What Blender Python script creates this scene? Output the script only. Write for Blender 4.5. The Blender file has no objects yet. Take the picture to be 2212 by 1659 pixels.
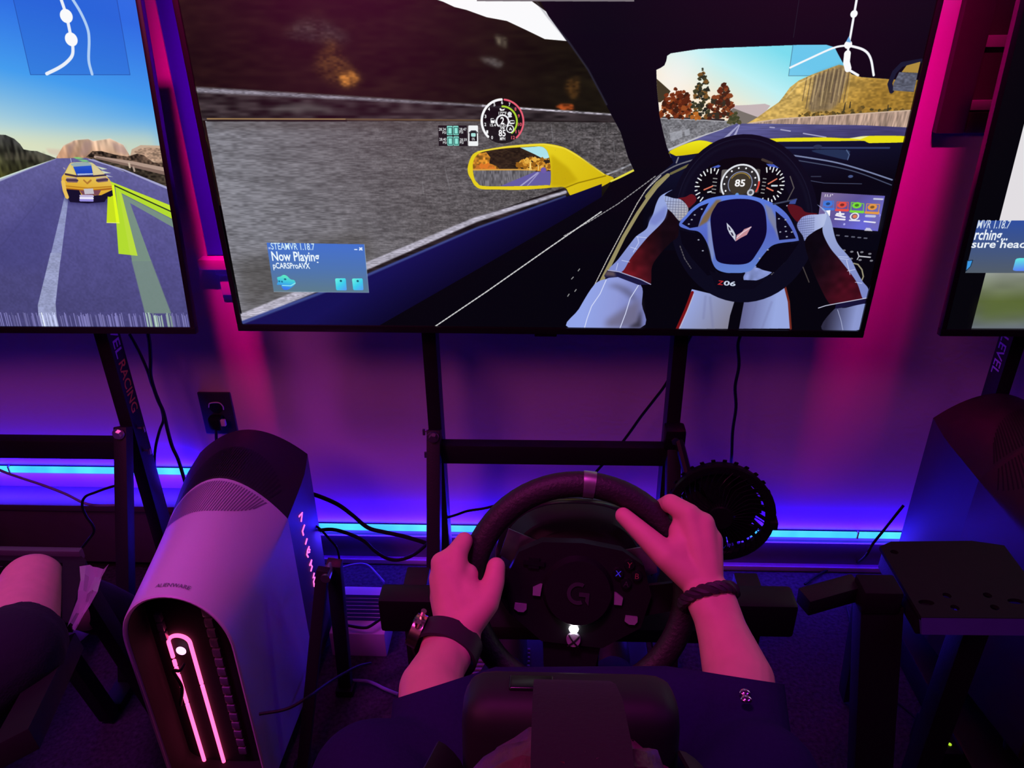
# Sim-racing corner at night: pink ceiling wash, blue LED strips, three televisions.
import bpy, bmesh, math, random
import numpy as np
from mathutils import Vector, Matrix
random.seed(7)
scene = bpy.context.scene
COL = scene.collection
R = math.radians

# ---------------------------------------------------------------- camera, light, exposure
cam_data = bpy.data.cameras.new('camera')
cam_data.sensor_width = 36.0
cam_data.lens = 36.0 * 1661 / 2212
cam_data.clip_start = 0.02
cam = bpy.data.objects.new('camera', cam_data)
COL.objects.link(cam)
cam.matrix_world = (Matrix.Translation((0, 0, 1.40)) @ Matrix.Rotation(R(2.8), 4, 'Z')
                    @ Matrix.Rotation(R(90 - 27.6), 4, 'X') @ Matrix.Rotation(R(-0.865), 4, 'Z'))
scene.camera = cam
world = bpy.data.worlds.new('world')
scene.world = world
world.use_nodes = True
world.node_tree.nodes['Background'].inputs[0].default_value = (0.02, 0.004, 0.03, 1)
world.node_tree.nodes['Background'].inputs[1].default_value = 0.3
scene.view_settings.view_transform = 'Standard'
scene.view_settings.look = 'None'
scene.view_settings.gamma = 1.0
scene.view_settings.exposure = 0.0
scene.view_settings.use_curve_mapping = False

def area(name, loc, target, size, size_y, color, power, spread=180):
    d = bpy.data.lights.new(name, 'AREA')
    d.shape = 'RECTANGLE'; d.size = size; d.size_y = size_y
    d.color = color; d.energy = power; d.spread = R(spread)
    o = bpy.data.objects.new(name, d)
    COL.objects.link(o)
    o.location = loc
    o.rotation_euler = (Vector(target) - Vector(loc)).to_track_quat('-Z', 'Y').to_euler()
    return o

PINK = (1.0, 0.0, 0.28)
# short pink bars on the ceiling, each aimed at the wall between two televisions
for bar_x, bar_w in ((-0.33, 15.0), (0.40, 4.2), (-2.05, 4.0), (2.0, 4.0)):
    area('ceiling_bar', (bar_x, 0.80, 2.45), (bar_x, 1.64, 1.22), 0.32 if bar_x < 0 else 0.42, 0.06, PINK, bar_w, 29)
# broad unseen fill lights: pink from the rear left, violet from the right
area('rear_wash', (-1.3, -0.5, 2.3), (-0.2, 0.9, 0.6), 1.2, 0.5, (1.0, 0.115, 0.40), 12.5)
area('violet_fill', (1.4, 0.0, 2.3), (0.1, 0.8, 0.5), 1.2, 0.5, (0.60, 0.06, 1.0), 3.5)
# fill spots added overhead, one for the hands, one for tower and knee
area('hand_fill', (-0.25, 0.30, 2.42), (0.03, 0.70, 0.80), 0.25, 0.25, (1.0, 0.05, 0.72), 0.72, 44)
area('tower_fill', (-1.05, 0.30, 2.42), (-0.70, 1.02, 0.45), 0.25, 0.25, (0.80, 0.05, 0.90), 1.0, 40)

# ---------------------------------------------------------------- materials
def mat(name, color, rough=0.5, metal=0.0, var=0.12, scale=40.0, bump=0.0, emit=None, strength=1.0, spec=0.5, alpha=1.0, trans=0.0, coat=0.0):
    m = bpy.data.materials.new(name); m.use_nodes = True
    nt = m.node_tree; b = nt.nodes['Principled BSDF']
    tc = nt.nodes.new('ShaderNodeTexCoord'); nz = nt.nodes.new('ShaderNodeTexNoise')
    nz.inputs['Scale'].default_value = scale; nz.inputs['Detail'].default_value = 4
    nt.links.new(tc.outputs['Object'], nz.inputs['Vector'])
    mx = nt.nodes.new('ShaderNodeMix'); mx.data_type = 'RGBA'
    c = np.array(color[:3])
    mx.inputs[6].default_value = (*np.clip(c * (1 - var), 0, 1), 1)
    mx.inputs[7].default_value = (*np.clip(c * (1 + var), 0, 1), 1)
    nt.links.new(nz.outputs[0], mx.inputs[0])
    nt.links.new(mx.outputs[2], b.inputs['Base Color'])
    b.inputs['Roughness'].default_value = rough
    b.inputs['Metallic'].default_value = metal
    b.inputs['Specular IOR Level'].default_value = spec
    b.inputs['Alpha'].default_value = alpha
    b.inputs['Transmission Weight'].default_value = trans
    b.inputs['Coat Weight'].default_value = coat
    if bump:
        bp = nt.nodes.new('ShaderNodeBump'); bp.inputs['Strength'].default_value = bump; bp.inputs['Distance'].default_value = 0.002
        nt.links.new(nz.outputs[0], bp.inputs['Height']); nt.links.new(bp.outputs[0], b.inputs['Normal'])
    if emit:
        b.inputs['Emission Color'].default_value = (*emit, 1); b.inputs['Emission Strength'].default_value = strength
    return m

M = {
 'wall': mat('painted_wall', (0.72, 0.70, 0.72), 0.6, var=0.02, scale=90, bump=0.15, spec=0.25),
 'ceiling': mat('ceiling_paint', (0.10, 0.10, 0.11), 0.9),
 'dark_wall': mat('dark_wall_paint', (0.03, 0.03, 0.035), 0.9),
 'carpet': mat('carpet', (0.046, 0.042, 0.054), 0.98, var=0.95, scale=120, bump=1.0, spec=0.05),
 'baseboard': mat('baseboard_paint', (0.16, 0.15, 0.17), 0.5),
 'shoe': mat('shoe_moulding_paint', (0.55, 0.5, 0.55), 0.5),
 'sill': mat('sill_paint', (0.80, 0.76, 0.78), 0.45),
 'blind': mat('roller_blind_fabric', (0.035, 0.004, 0.75), 0.9, var=0.05, scale=200, spec=0.1),
 'black': mat('black_plastic', (0.007, 0.007, 0.009), 0.45, spec=0.3),
 'black_gloss': mat('gloss_black_plastic', (0.008, 0.008, 0.010), 0.18),
 'bezel': mat('bezel_plastic', (0.010, 0.010, 0.012), 0.35),
 'tube': mat('black_powder_coat', (0.012, 0.012, 0.014), 0.5, spec=0.3, bump=0.2, scale=400),
 'steel': mat('zinc_bolt', (0.7, 0.68, 0.7), 0.3, 1.0),
 'cable': mat('cable_rubber', (0.007, 0.007, 0.009), 0.6, spec=0.2),
 'grey_cable': mat('blue_grey_cable', (0.18, 0.18, 0.34), 0.5),
 'shell_white': mat('tower_white_shell', (0.60, 0.56, 0.62), 0.48, var=0.03, scale=300),
 'shell_dark': mat('tower_dark_shell', (0.030, 0.015, 0.014), 0.45, var=0.05, scale=300),
 'panel_white': mat('tower_white_side', (0.42, 0.39, 0.45), 0.5, var=0.03, scale=300),
 'panel_dark': mat('tower_dark_side', (0.07, 0.07, 0.075), 0.5, var=0.05, scale=300),
 'cap': mat('tower_black_cap', (0.022, 0.018, 0.02), 0.5, var=0.1, scale=400),
 'vent': mat('vent_slot_dark', (0.18, 0.14, 0.20), 0.7),
 'vent_black': mat('vent_slot_black', (0.004, 0.004, 0.005), 0.8),
 'mesh_grey': mat('honeycomb_grille', (0.35, 0.30, 0.38), 0.35, 0.6, var=0.6, scale=900),
 'ring': mat('lit_ring', (0.9, 0.2, 0.5), 0.4, emit=(1.0, 0.085, 0.25), strength=3.0),
 'power_lit': mat('lit_power_button', (1, 0.8, 1), 0.4, emit=(1.0, 0.55, 0.95), strength=1.6),
 'letter_lit': mat('lit_letter', (1, 0.2, 0.7), 0.4, emit=(1.0, 0.15, 0.60), strength=1.4),
 'logo_print': mat('dark_logo_print', (0.12, 0.08, 0.14), 0.6),
 'leather': mat('rim_leather', (0.016, 0.014, 0.017), 0.55, bump=0.5, scale=260),
 'marker': mat('brushed_marker', (0.75, 0.72, 0.78), 0.28, 0.9, var=0.5, scale=60),
 'button_silver': mat('silver_button', (0.26, 0.24, 0.30), 0.4, 0.1),
 'logo_grey': mat('grey_logo', (0.035, 0.035, 0.042), 0.4),
 'letter_blue': mat('blue_button_letter', (0.05, 0.08, 0.8), 0.5, emit=(0.01, 0.015, 0.35), strength=0.6),
 'letter_amber': mat('amber_button_letter', (0.22, 0.08, 0.06), 0.5),
 'led_white': mat('white_led', (1, 1, 1), 0.3, emit=(1.0, 1.0, 1.0), strength=14),
 'led_green': mat('green_led', (0.4, 0.8, 0.1), 0.3, emit=(0.45, 0.75, 0.02), strength=1.0),
 'led_blue': mat('blue_led', (0.05, 0.05, 0.8), 0.3, emit=(0.02, 0.02, 0.5), strength=1.0),
 'plate': mat('rig_steel_plate', (0.010, 0.0085, 0.011), 0.75, 0.0, var=0.2, scale=120, spec=0.2),
 'heel': mat('heel_plate', (0.16, 0.13, 0.16), 0.45),
 'flange': mat('flange_blue_light', (0.06, 0.06, 0.22), 0.4),  # blue light on the lip is put into the colour
 'skin': mat('skin', (0.74, 0.40, 0.33), 0.55, var=0.10, scale=55, bump=0.12, spec=0.3),
 'nail': mat('finger_nail', (0.80, 0.50, 0.44), 0.3),
 'shirt': mat('navy_shirt', (0.020, 0.010, 0.080), 0.95, var=0.15, scale=300, bump=0.3, spec=0.05),
 'trouser': mat('dark_trousers', (0.012, 0.012, 0.018), 0.95, spec=0.1),
 'hair': mat('dark_hair', (0.10, 0.028, 0.045), 0.5, var=0.7, scale=70, bump=1.0, spec=0.4),
 'headset': mat('headset_plastic', (0.010, 0.009, 0.012), 0.6),
 'strap': mat('strap_fabric', (0.020, 0.010, 0.020), 0.9, bump=0.3, scale=300),
 'band': mat('rubber_band', (0.025, 0.016, 0.028), 0.6),
 'watch_metal': mat('watch_case_metal', (0.9, 0.8, 0.6), 0.22, 1.0),
 'shorts': mat('dark_shorts', (0.008, 0.008, 0.02), 0.95, bump=0.4, scale=300),
 'film': mat('clear_plastic_film', (0.8, 0.75, 0.85), 0.12, alpha=0.33, bump=1.0, scale=22),
 'cab': mat('dark_cabinet', (0.055, 0.030, 0.035), 0.55),
 'cab_edge': mat('cabinet_shelf_edge', (0.34, 0.26, 0.28), 0.5),
 'outlet': mat('dark_wall_plate', (0.035, 0.035, 0.06), 0.4),
 'red_tag': mat('pale_tag', (0.75, 0.7, 0.72), 0.5),
 'orange_print': mat('orange_print', (0.65, 0.10, 0.02), 0.6, emit=(0.10, 0.012, 0.0), strength=0.25),
 'white_print': mat('white_print', (0.62, 0.58, 0.62), 0.6),
 'heater': mat('grey_metal_cover', (0.11, 0.095, 0.11), 0.5, 0.2),
 'seat': mat('seat_leatherette', (0.03, 0.014, 0.014), 0.5, bump=0.3, scale=200),
 'snap': mat('snap_metal', (0.8, 0.5, 0.9), 0.15, 1.0),
}

# ---------------------------------------------------------------- mesh helpers
def world_loc(o):
    v = Vector((0, 0, 0))
    while o: v += o.location; o = o.parent
    return v

class MB:
    """collects shapes in world coordinates, then links them as one mesh object"""
    def __init__(self): self.bm = bmesh.new()
    def box(self, lo, hi, bev=0.0, mtx=None, seg=2):
        lo, hi = Vector(lo), Vector(hi)
        g = bmesh.ops.create_cube(self.bm, size=1.0)['verts']
        for v in g: v.co = Vector(((lo[i] + hi[i]) / 2 + v.co[i] * (hi[i] - lo[i])) for i in range(3))
        if bev > 0:
            es = list({e for v in g for e in v.link_edges})
            r = bmesh.ops.bevel(self.bm, geom=es, offset=bev, segments=seg, affect='EDGES', profile=0.6)
            g = list({v for f in r['faces'] for v in f.verts} | {v for v in g if v.is_valid})
        if mtx is not None:
            for v in g: v.co = mtx @ v.co
        return self
    def bar(self, p0, p1, w, d, up=(0, 1, 0), bev=0.002):
        """rectangular tube from p0 to p1; w across, d along 'up'"""
        p0, p1 = Vector(p0), Vector(p1); z = (p1 - p0).normalized(); y = Vector(up); y = (y - z * y.dot(z)).normalized(); x = y.cross(z)
        m = Matrix.Translation(p0) @ Matrix((x, y, z)).transposed().to_4x4()
        return self.box((-w / 2, -d / 2, 0), (w / 2, d / 2, (p1 - p0).length), bev, m)
    def loft(self, rings, cap0=True, cap1=True, closed=True):
        vs = [[self.bm.verts.new(p) for p in r] for r in rings]
        n = len(vs[0])
        for a, b in zip(vs, vs[1:]):
            for i in range(n if closed else n - 1):
                j = (i + 1) % n
                try: self.bm.faces.new((a[i], a[j], b[j], b[i]))
                except ValueError: pass
        if cap0 and closed: self.bm.faces.new(vs[0][::-1])
        if cap1 and closed: self.bm.faces.new(vs[-1])
        return self
    def cyl(self, p0, p1, r0, r1=None, seg=20, cap=True):
        p0, p1 = Vector(p0), Vector(p1); r1 = r0 if r1 is None else r1
        z = (p1 - p0).normalized(); x = z.orthogonal().normalized(); y = z.cross(x)
        ring = lambda p, r: [p + (x * math.cos(t) + y * math.sin(t)) * r for t in (2 * math.pi * i / seg for i in range(seg))]
        return self.loft([ring(p0, r0), ring(p1, r1)], cap, cap)
    def tube(self, pts, r, seg=8, sub=6, closed=False, flat=None):
        pts = smooth(pts, sub, closed)
        rings = []; n = len(pts); prev = None
        for i, p in enumerate(pts):
            if closed: t = (pts[(i + 1) % n] - pts[i - 1]).normalized()
            else: t = (pts[min(i + 1, n - 1)] - pts[max(i - 1, 0)]).normalized()
            if flat is not None: x = Vector(flat); x = (x - t * x.dot(t)).normalized()
            else:
                x = t.orthogonal().normalized() if prev is None else (prev - t * prev.dot(t)).normalized()
            prev = x; y = t.cross(x)
            rr = r if isinstance(r, tuple) else (r, r)
            rings.append([p + x * rr[0] * math.cos(a) + y * rr[1] * math.sin(a) for a in (2 * math.pi * k / seg for k in range(seg))])
        if closed: rings.append(rings[0]); return self.loft(rings, False, False)
        return self.loft(rings)
    def ball(self, c, r, sc=(1, 1, 1), seg=20, rot=None):
        g = bmesh.ops.create_uvsphere(self.bm, u_segments=seg, v_segments=seg // 2 + 2, radius=r)['verts']
        m = Matrix.Translation(Vector(c)) @ (rot.to_4x4() if rot else Matrix()) @ Matrix.Diagonal((*sc, 1))
        for v in g: v.co = m @ v.co
        return self
    def prism(self, poly, mtx, depth):
        """2D outline extruded along the matrix' local z"""
        a = [mtx @ Vector((p[0], p[1], 0)) for p in poly]; b = [mtx @ Vector((p[0], p[1], depth)) for p in poly]
        return self.loft([a, b])
    def mesh_data(self, vs, fs, mtx=None):
        b = [self.bm.verts.new(mtx @ Vector(v) if mtx else v) for v in vs]
        for f in fs:
            try: self.bm.faces.new([b[i] for i in f])
            except ValueError: pass
        return self
    def build(self, name, m, parent=None, origin=None, smooth_deg=35, kind=None):
        bm = self.bm
        bmesh.ops.remove_doubles(bm, verts=bm.verts[:], dist=1e-6)
        bmesh.ops.recalc_face_normals(bm, faces=bm.faces[:])
        me = bpy.data.meshes.new(name)
        off = world_loc(parent) if parent else Vector(origin) if origin is not None else Vector((0, 0, 0))
        if parent is None and origin is None and len(bm.verts):
            xs = [v.co for v in bm.verts]
            off = Vector((sum(v.x for v in xs) / len(xs), sum(v.y for v in xs) / len(xs), min(v.z for v in xs)))
        for v in bm.verts: v.co -= off
        bm.to_mesh(me); bm.free()
        me.materials.append(M[m] if isinstance(m, str) else m)
        me.shade_smooth(); me.set_sharp_from_angle(angle=R(smooth_deg))
        o = bpy.data.objects.new(name, me); COL.objects.link(o)
        if parent: o.parent = parent
        else: o.location = off
        if kind: o['kind'] = kind
        return o

def smooth(pts, sub=6, closed=False):
    P = [Vector(p) for p in pts]; n = len(P)
    if n < 3 or sub < 2: return P
    out = []
    for i in range(n if closed else n - 1):
        p0 = P[i - 1] if (i > 0 or closed) else P[0] * 2 - P[1]
        p1, p2 = P[i], P[(i + 1) % n]
        p3 = P[(i + 2) % n] if (closed or i + 2 < n) else P[-1] * 2 - P[-2]
        for k in range(sub):
            t = k / sub
            out.append(0.5 * ((2 * p1) + (p2 - p0) * t + (2 * p0 - 5 * p1 + 4 * p2 - p3) * t * t + (3 * p1 - p0 - 3 * p2 + p3) * t ** 3))
    if not closed: out.append(P[-1])
    return out

def tag(o, label, cat, group=None):
    o['label'] = label; o['category'] = cat
    if group: o['group'] = group
    return o
def thing(name, loc, label, cat, group=None):
    o = bpy.data.objects.new(name, None); o.empty_display_size = 0.05
    COL.objects.link(o); o.location = loc
    return tag(o, label, cat, group)
def copy_thing(o, offset, label, parent=None):
    c = o.copy(); COL.objects.link(c)
    if parent: c.parent = parent
    else: c.location = o.location + Vector(offset); c['label'] = label
    for ch in [x for x in COL.objects if x.parent == o]: copy_thing(ch, offset, label, c)
    return c

GLYPH = {}
def text_mesh(s, bold=0.0):
    """outline of a word in the built-in font as (verts, faces), baseline at y = 0, starting at x = 0"""
    k = (s, bold)
    if k not in GLYPH:
        cu = bpy.data.curves.new('word', 'FONT'); cu.body = s; cu.size = 1.0; cu.offset = bold; cu.resolution_u = 3
        o = bpy.data.objects.new('word', cu); COL.objects.link(o)
        me = bpy.data.meshes.new_from_object(o.evaluated_get(bpy.context.evaluated_depsgraph_get()))
        v = [tuple(x.co) for x in me.vertices]; f = [tuple(p.vertices) for p in me.polygons]
        bpy.data.objects.remove(o); bpy.data.curves.remove(cu); bpy.data.meshes.remove(me)
        x0 = min(p[0] for p in v)
        GLYPH[k] = ([(p[0] - x0, p[1], 0) for p in v], f, max(p[0] for p in v) - x0)
    return GLYPH[k]

# ---------------------------------------------------------------- room
WY = 1.64
def struct(name, lo, hi, m, bev=0.0):
    o = MB().box(lo, hi, bev).build(name, m); o['kind'] = 'structure'; return o
struct('floor', (-2.6, -2.2, -0.10), (2.6, WY + 0.2, 0.0), 'carpet')
struct('ceiling', (-2.6, -2.2, 2.5), (2.6, WY + 0.2, 2.6), 'ceiling')
struct('wall_left', (-2.7, -2.2, 0), (-2.6, WY + 0.2, 2.5), 'dark_wall')
struct('wall_right', (2.6, -2.2, 0), (2.7, WY + 0.2, 2.5), 'dark_wall')
struct('wall_front', (-2.6, -2.3, 0), (2.6, -2.2, 2.5), 'dark_wall')
# back wall with the window opening behind the middle television
wx0, wx1, wz0, wz1 = -0.764, 0.30, 0.862, 2.05
w = MB()
w.box((-2.6, WY, 0), (wx0, WY + 0.15, 2.5)); w.box((wx1, WY, 0), (2.6, WY + 0.15, 2.5))
w.box((wx0, WY, 0), (wx1, WY + 0.15, wz0)); w.box((wx0, WY, wz1), (wx1, WY + 0.15, 2.5))
wall = w.build('wall_back', 'wall'); wall['kind'] = 'structure'
win = bpy.data.objects.new('window_1', None); COL.objects.link(win); win.location = ((wx0 + wx1) / 2, WY, wz0); win['kind'] = 'structure'
MB().box((wx0, WY + 0.004, wz0), (wx1, WY + 0.012, wz1)).build('roller_blind', 'blind', win)
MB().box((wx0, WY + 0.06, wz0), (wx1, WY + 0.066, wz1)).build('pane', 'black_gloss', win)
MB().box((wx0 - 0.012, WY - 0.030, wz0 - 0.024), (wx1 + 0.012, WY + 0.02, wz0), 0.004).build('sill', 'sill', win)
a = MB()
a.box((wx0 + 0.018, WY - 0.018, wz0 - 0.040), (wx1 - 0.018, WY + 0.001, wz0 - 0.024), 0.003)
a.box((wx0 + 0.022, WY - 0.012, wz0 - 0.090), (wx1 - 0.022, WY + 0.001, wz0 - 0.040), 0.003)
a.build('apron', 'sill', win)
struct('baseboard_back', (-2.6, WY - 0.014, 0.012), (2.6, WY + 0.001, 0.084), 'baseboard', 0.003)
struct('trim_1', (-2.6, WY - 0.030, 0.0), (2.6, WY - 0.013, 0.016), 'shoe', 0.005)

# ---------------------------------------------------------------- pictures shown on the screens (painted here, flat, as screens are)
class Canvas:
    W, H = 1920, 1080
    def __init__(s, seed=1):
        s.a = np.zeros((s.H, s.W, 3), np.float32); s.rng = np.random.default_rng(seed); s.clip = None
    def noise(s, cx, cy, box=None):
        x0, y0, x1, y1 = box or (0, 0, s.W, s.H); w, h = x1 - x0, y1 - y0
        g = s.rng.random((int(h / cy) + 3, int(w / cx) + 3)).astype(np.float32)
        yy = np.arange(h) / cy; xx = np.arange(w) / cx
        yi = yy.astype(int); xi = xx.astype(int); fy = (yy - yi)[:, None]; fx = (xx - xi)[None]
        fy = fy * fy * (3 - 2 * fy); fx = fx * fx * (3 - 2 * fx)
        a, b = g[yi][:, xi], g[yi][:, xi + 1]; c, d = g[yi + 1][:, xi], g[yi + 1][:, xi + 1]
        return ((a * (1 - fx) + b * fx) * (1 - fy) + (c * (1 - fx) + d * fx) * fy) - 0.5
    def cover(s, polys):
        xs = [p[0] for q in polys for p in q]; ys = [p[1] for q in polys for p in q]
        x0, x1 = max(0, int(min(xs)) - 1), min(s.W, int(max(xs)) + 2); y0, y1 = max(0, int(min(ys)) - 1), min(s.H, int(max(ys)) + 2)
        if x1 <= x0 or y1 <= y0: return None, None
        w, h = x1 - x0, y1 - y0; cov = np.zeros((h, w + 2), np.float32); SS = 3
        for q in polys:
            P = np.array(q, float); Q = np.roll(P, -1, 0)
            for k in range(h * SS):
                y = y0 + (k + 0.5) / SS
                e = (P[:, 1] <= y) != (Q[:, 1] <= y)
                if not e.any(): continue
                p, r = P[e], Q[e]; x = np.sort(p[:, 0] + (y - p[:, 1]) / (r[:, 1] - p[:, 1]) * (r[:, 0] - p[:, 0])) - x0
                row = cov[k // SS]
                for a, b in zip(x[::2], x[1::2]):
                    a, b = max(a, 0.0), min(b, float(w))
                    if b <= a: continue
                    ia, ib = int(a), int(b)
                    if ia == ib: row[ia] += b - a
                    else: row[ia] += ia + 1 - a; row[ia + 1:ib] += 1; row[ib] += b - ib
        return np.clip(cov[:, :w] / SS, 0, 1), (x0, y0, x1, y1)
    def put(s, cov, box, color, alpha=1.0, var=0.0, cell=(6, 3)):
        x0, y0, x1, y1 = box; sl = (slice(y0, y1), slice(x0, x1))
        if s.clip is not None: cov = cov * s.clip[sl]
        if callable(color):
            Y, X = np.mgrid[y0:y1, x0:x1].astype(np.float32); c = color(X, Y)
        else: c = np.array(color, np.float32)[None, None]
        if var:
            n = s.noise(cell[0], cell[1], box) + 0.6 * s.noise(cell[0] * 4, cell[1] * 4, box)
            c = c * (1 + var * n[..., None] * 2)
        k = (cov * alpha)[..., None]
        s.a[sl] = s.a[sl] * (1 - k) + c * k
    def fill(s, poly, color, alpha=1.0, blur=0, var=0.0, cell=(6, 3), many=False):
        polys = poly if many else [poly]
        if blur:
            cx = [p[0] for q in polys for p in q]; cy = [p[1] for q in polys for p in q]
            m = 2 * blur
            cov, box = s.cover(polys)
            if cov is None: return
            x0, y0, x1, y1 = box; X0, Y0, X1, Y1 = max(0, x0 - m), max(0, y0 - m), min(s.W, x1 + m), min(s.H, y1 + m)
            big = np.zeros((Y1 - Y0, X1 - X0), np.float32); big[y0 - Y0:y1 - Y0, x0 - X0:x1 - X0] = cov
            for _ in range(2):
                for ax in (0, 1):
                    c = np.cumsum(np.concatenate([np.zeros_like(big.take([0], ax)), big], ax), ax); n = big.shape[ax]
                    i = np.arange(n); hi = np.minimum(i + blur // 2 + 1, n); lo = np.maximum(i - blur // 2, 0)
                    big = (c.take(hi, ax) - c.take(lo, ax)) / (blur // 2 * 2 + 1)
            cov, box = big, (X0, Y0, X1, Y1)
        else:
            cov, box = s.cover(polys)
            if cov is None: return
        s.put(cov, box, color, alpha, var, cell)
    def line(s, pts, w, color, alpha=1.0, w1=None, soft=0.0, dash=None, var=0.0):
        P = np.array(pts, float); w1 = w if w1 is None else w1
        if dash:
            d = 0.0
            for a, b in zip(P, P[1:]):
                L = math.hypot(*(b - a)); t = 0.0
                while t < L:
                    e = min(t + dash[0], L); s.line([a + (b - a) * t / L, a + (b - a) * e / L], w, color, alpha); t += dash[0] + dash[1]
            return
        m = max(w, w1) / 2 + 2 + soft
        x0, y0 = np.floor(P.min(0) - m).astype(int); x1, y1 = np.ceil(P.max(0) + m).astype(int)
        x0, y0, x1, y1 = max(0, x0), max(0, y0), min(s.W, x1), min(s.H, y1)
        if x1 <= x0 or y1 <= y0: return
        Y, X = np.mgrid[y0:y1, x0:x1].astype(np.float32); cov = np.zeros(X.shape, np.float32)
        seg = np.hypot(*(P[1:] - P[:-1]).T); tot = max(seg.sum(), 1e-6); run = 0.0
        for a, b, L in zip(P, P[1:], seg):
            d = b - a; q = max(L * L, 1e-6); t = np.clip(((X - a[0]) * d[0] + (Y - a[1]) * d[1]) / q, 0, 1)
            dist = np.hypot(X - a[0] - t * d[0], Y - a[1] - t * d[1]); hw = (w + (w1 - w) * (run + t * L) / tot) / 2
            cov = np.maximum(cov, np.clip((hw - dist + 0.5) / (1 + soft), 0, 1)); run += L
        s.put(cov, (x0, y0, x1, y1), color, alpha, var, (8, 2))
    def disc(s, c, r, color, alpha=1.0, ry=None, blur=0):
        ry = ry or r
        s.fill([(c[0] + r * math.cos(t), c[1] + ry * math.sin(t)) for t in np.linspace(0, 2 * math.pi, 28)[:-1]], color, alpha, blur)
    def arc(s, c, r, a0, a1, w, color, ry=None, n=24):
        ry = ry or r
        s.line([(c[0] + r * math.cos(R(t)), c[1] - ry * math.sin(R(t))) for t in np.linspace(a0, a1, n)], w, color)
    def text(s, word, p0, p1, h, color, bold=0.0, alpha=1.0, skew=0.0):
        """baseline runs from p0 to p1, capital height h"""
        v, f, wd = text_mesh(word, bold); ex = (np.array(p1, float) - p0) / wd; u = ex / np.hypot(*ex)
        up = np.array((u[1], -u[0])) * h / 0.70 + u * skew * h
        pts = [tuple(np.array(p0) + ex * p[0] + up * p[1]) for p in v]
        s.fill([[pts[i] for i in q] for q in f], color, alpha, many=True)
    def ctext(s, word, c, h, color, wide=0.62, bold=0.02):
        w = h * wide * len(word); s.text(word, (c[0] - w / 2, c[1] + h / 2), (c[0] + w / 2, c[1] + h / 2), h, color, bold)
    def foliage(s, poly, n, cols, r):
        P = np.array(poly); lo, hi = P.min(0), P.max(0); k = 0
        Q = np.roll(P, -1, 0)
        while k < n:
            x, y = s.rng.random(2) * (hi - lo) + lo
            e = (P[:, 1] <= y) != (Q[:, 1] <= y)
            if (np.sum(P[e][:, 0] + (y - P[e][:, 1]) / (Q[e][:, 1] - P[e][:, 1]) * (Q[e][:, 0] - P[e][:, 0]) < x) % 2) == 0: continue
            rr = r * (0.5 + s.rng.random()); t0 = s.rng.random() * 6
            s.fill([(x + rr * (0.6 + 0.7 * s.rng.random()) * math.cos(t0 + t), y + 0.8 * rr * (0.6 + 0.7 * s.rng.random()) * math.sin(t0 + t)) for t in np.linspace(0, 5.4, 7)], cols[int(s.rng.random() * len(cols))]); k += 1
    def material(s, name):
        im = bpy.data.images.new(name, s.W, s.H)
        px = np.ones((s.H, s.W, 4), np.float32); px[..., :3] = np.clip(s.a / 255.0, 0, 1)[::-1]
        im.pixels.foreach_set(px.ravel()); im.update(); im.pack()
        m = bpy.data.materials.new(name); m.use_nodes = True; nt = m.node_tree; b = nt.nodes['Principled BSDF']
        t = nt.nodes.new('ShaderNodeTexImage'); t.image = im
        nt.links.new(t.outputs[0], b.inputs['Emission Color']); b.inputs['Emission Strength'].default_value = 1.0
        b.inputs['Base Color'].default_value = (0.004, 0.004, 0.006, 1); b.inputs['Roughness'].default_value = 0.22; b.inputs['Specular IOR Level'].default_value = 0.25
        return m

def lin(p0, c0, p1, c1, mid=None):
    p0, p1 = np.array(p0, float), np.array(p1, float); d = p1 - p0; q = d @ d; c0, c1 = np.array(c0, np.float32), np.array(c1, np.float32)
    def f(X, Y):
        t = np.clip(((X - p0[0]) * d[0] + (Y - p0[1]) * d[1]) / q, 0, 1)[..., None]
        if mid is not None:
            m = np.array(mid, np.float32)
            return np.where(t < 0.5, c0 * (1 - 2 * t) + m * 2 * t, m * (2 - 2 * t) + c1 * (2 * t - 1))
        return c0 * (1 - t) + c1 * t
    return f
def sm(q, k=5):
    """rounded closed outline through the given corners"""
    return [(p.x, p.y) for p in smooth([(x, y, 0) for x, y in q], k, True)]
def sl(q, k=5): return [(p.x, p.y) for p in smooth([(x, y, 0) for x, y in q], k)]
def rrect(a, b, c, d, k=0.12):
    """rounded quad through corners a b c d"""
    q = [np.array(v, float) for v in (a, b, c, d)]; out = []
    for i in range(4):
        p, v, n = q[i - 1], q[i], q[(i + 1) % 4]; out += [tuple(v + (p - v) * k), tuple(v + (p - v) * k * .3 + (n - v) * k * .3), tuple(v + (n - v) * k)]
    return out
WHITE = (250, 250, 252)

def aff(q, sx, sy):
    o, a, b = (np.array(p, float) for p in q)
    return lambda x, y: tuple(o + (a - o) * x / sx + (b - o) * y / sy)
SHB = aff([(1212,254),(1848,257),(1237,573)], 2000, 1000)
SHC = aff([(1007,611),(1404,610),(1014,894)], 1500, 1000)
SHD = aff([(1446,610),(1837,608),(1481,890)], 1500, 1000)
SHF = aff([(1455,455),(1848,457),(1390,707)], 1500, 1000)
SHE = aff([(103,792),(386,790),(68,994)], 1500, 1000)

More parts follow.
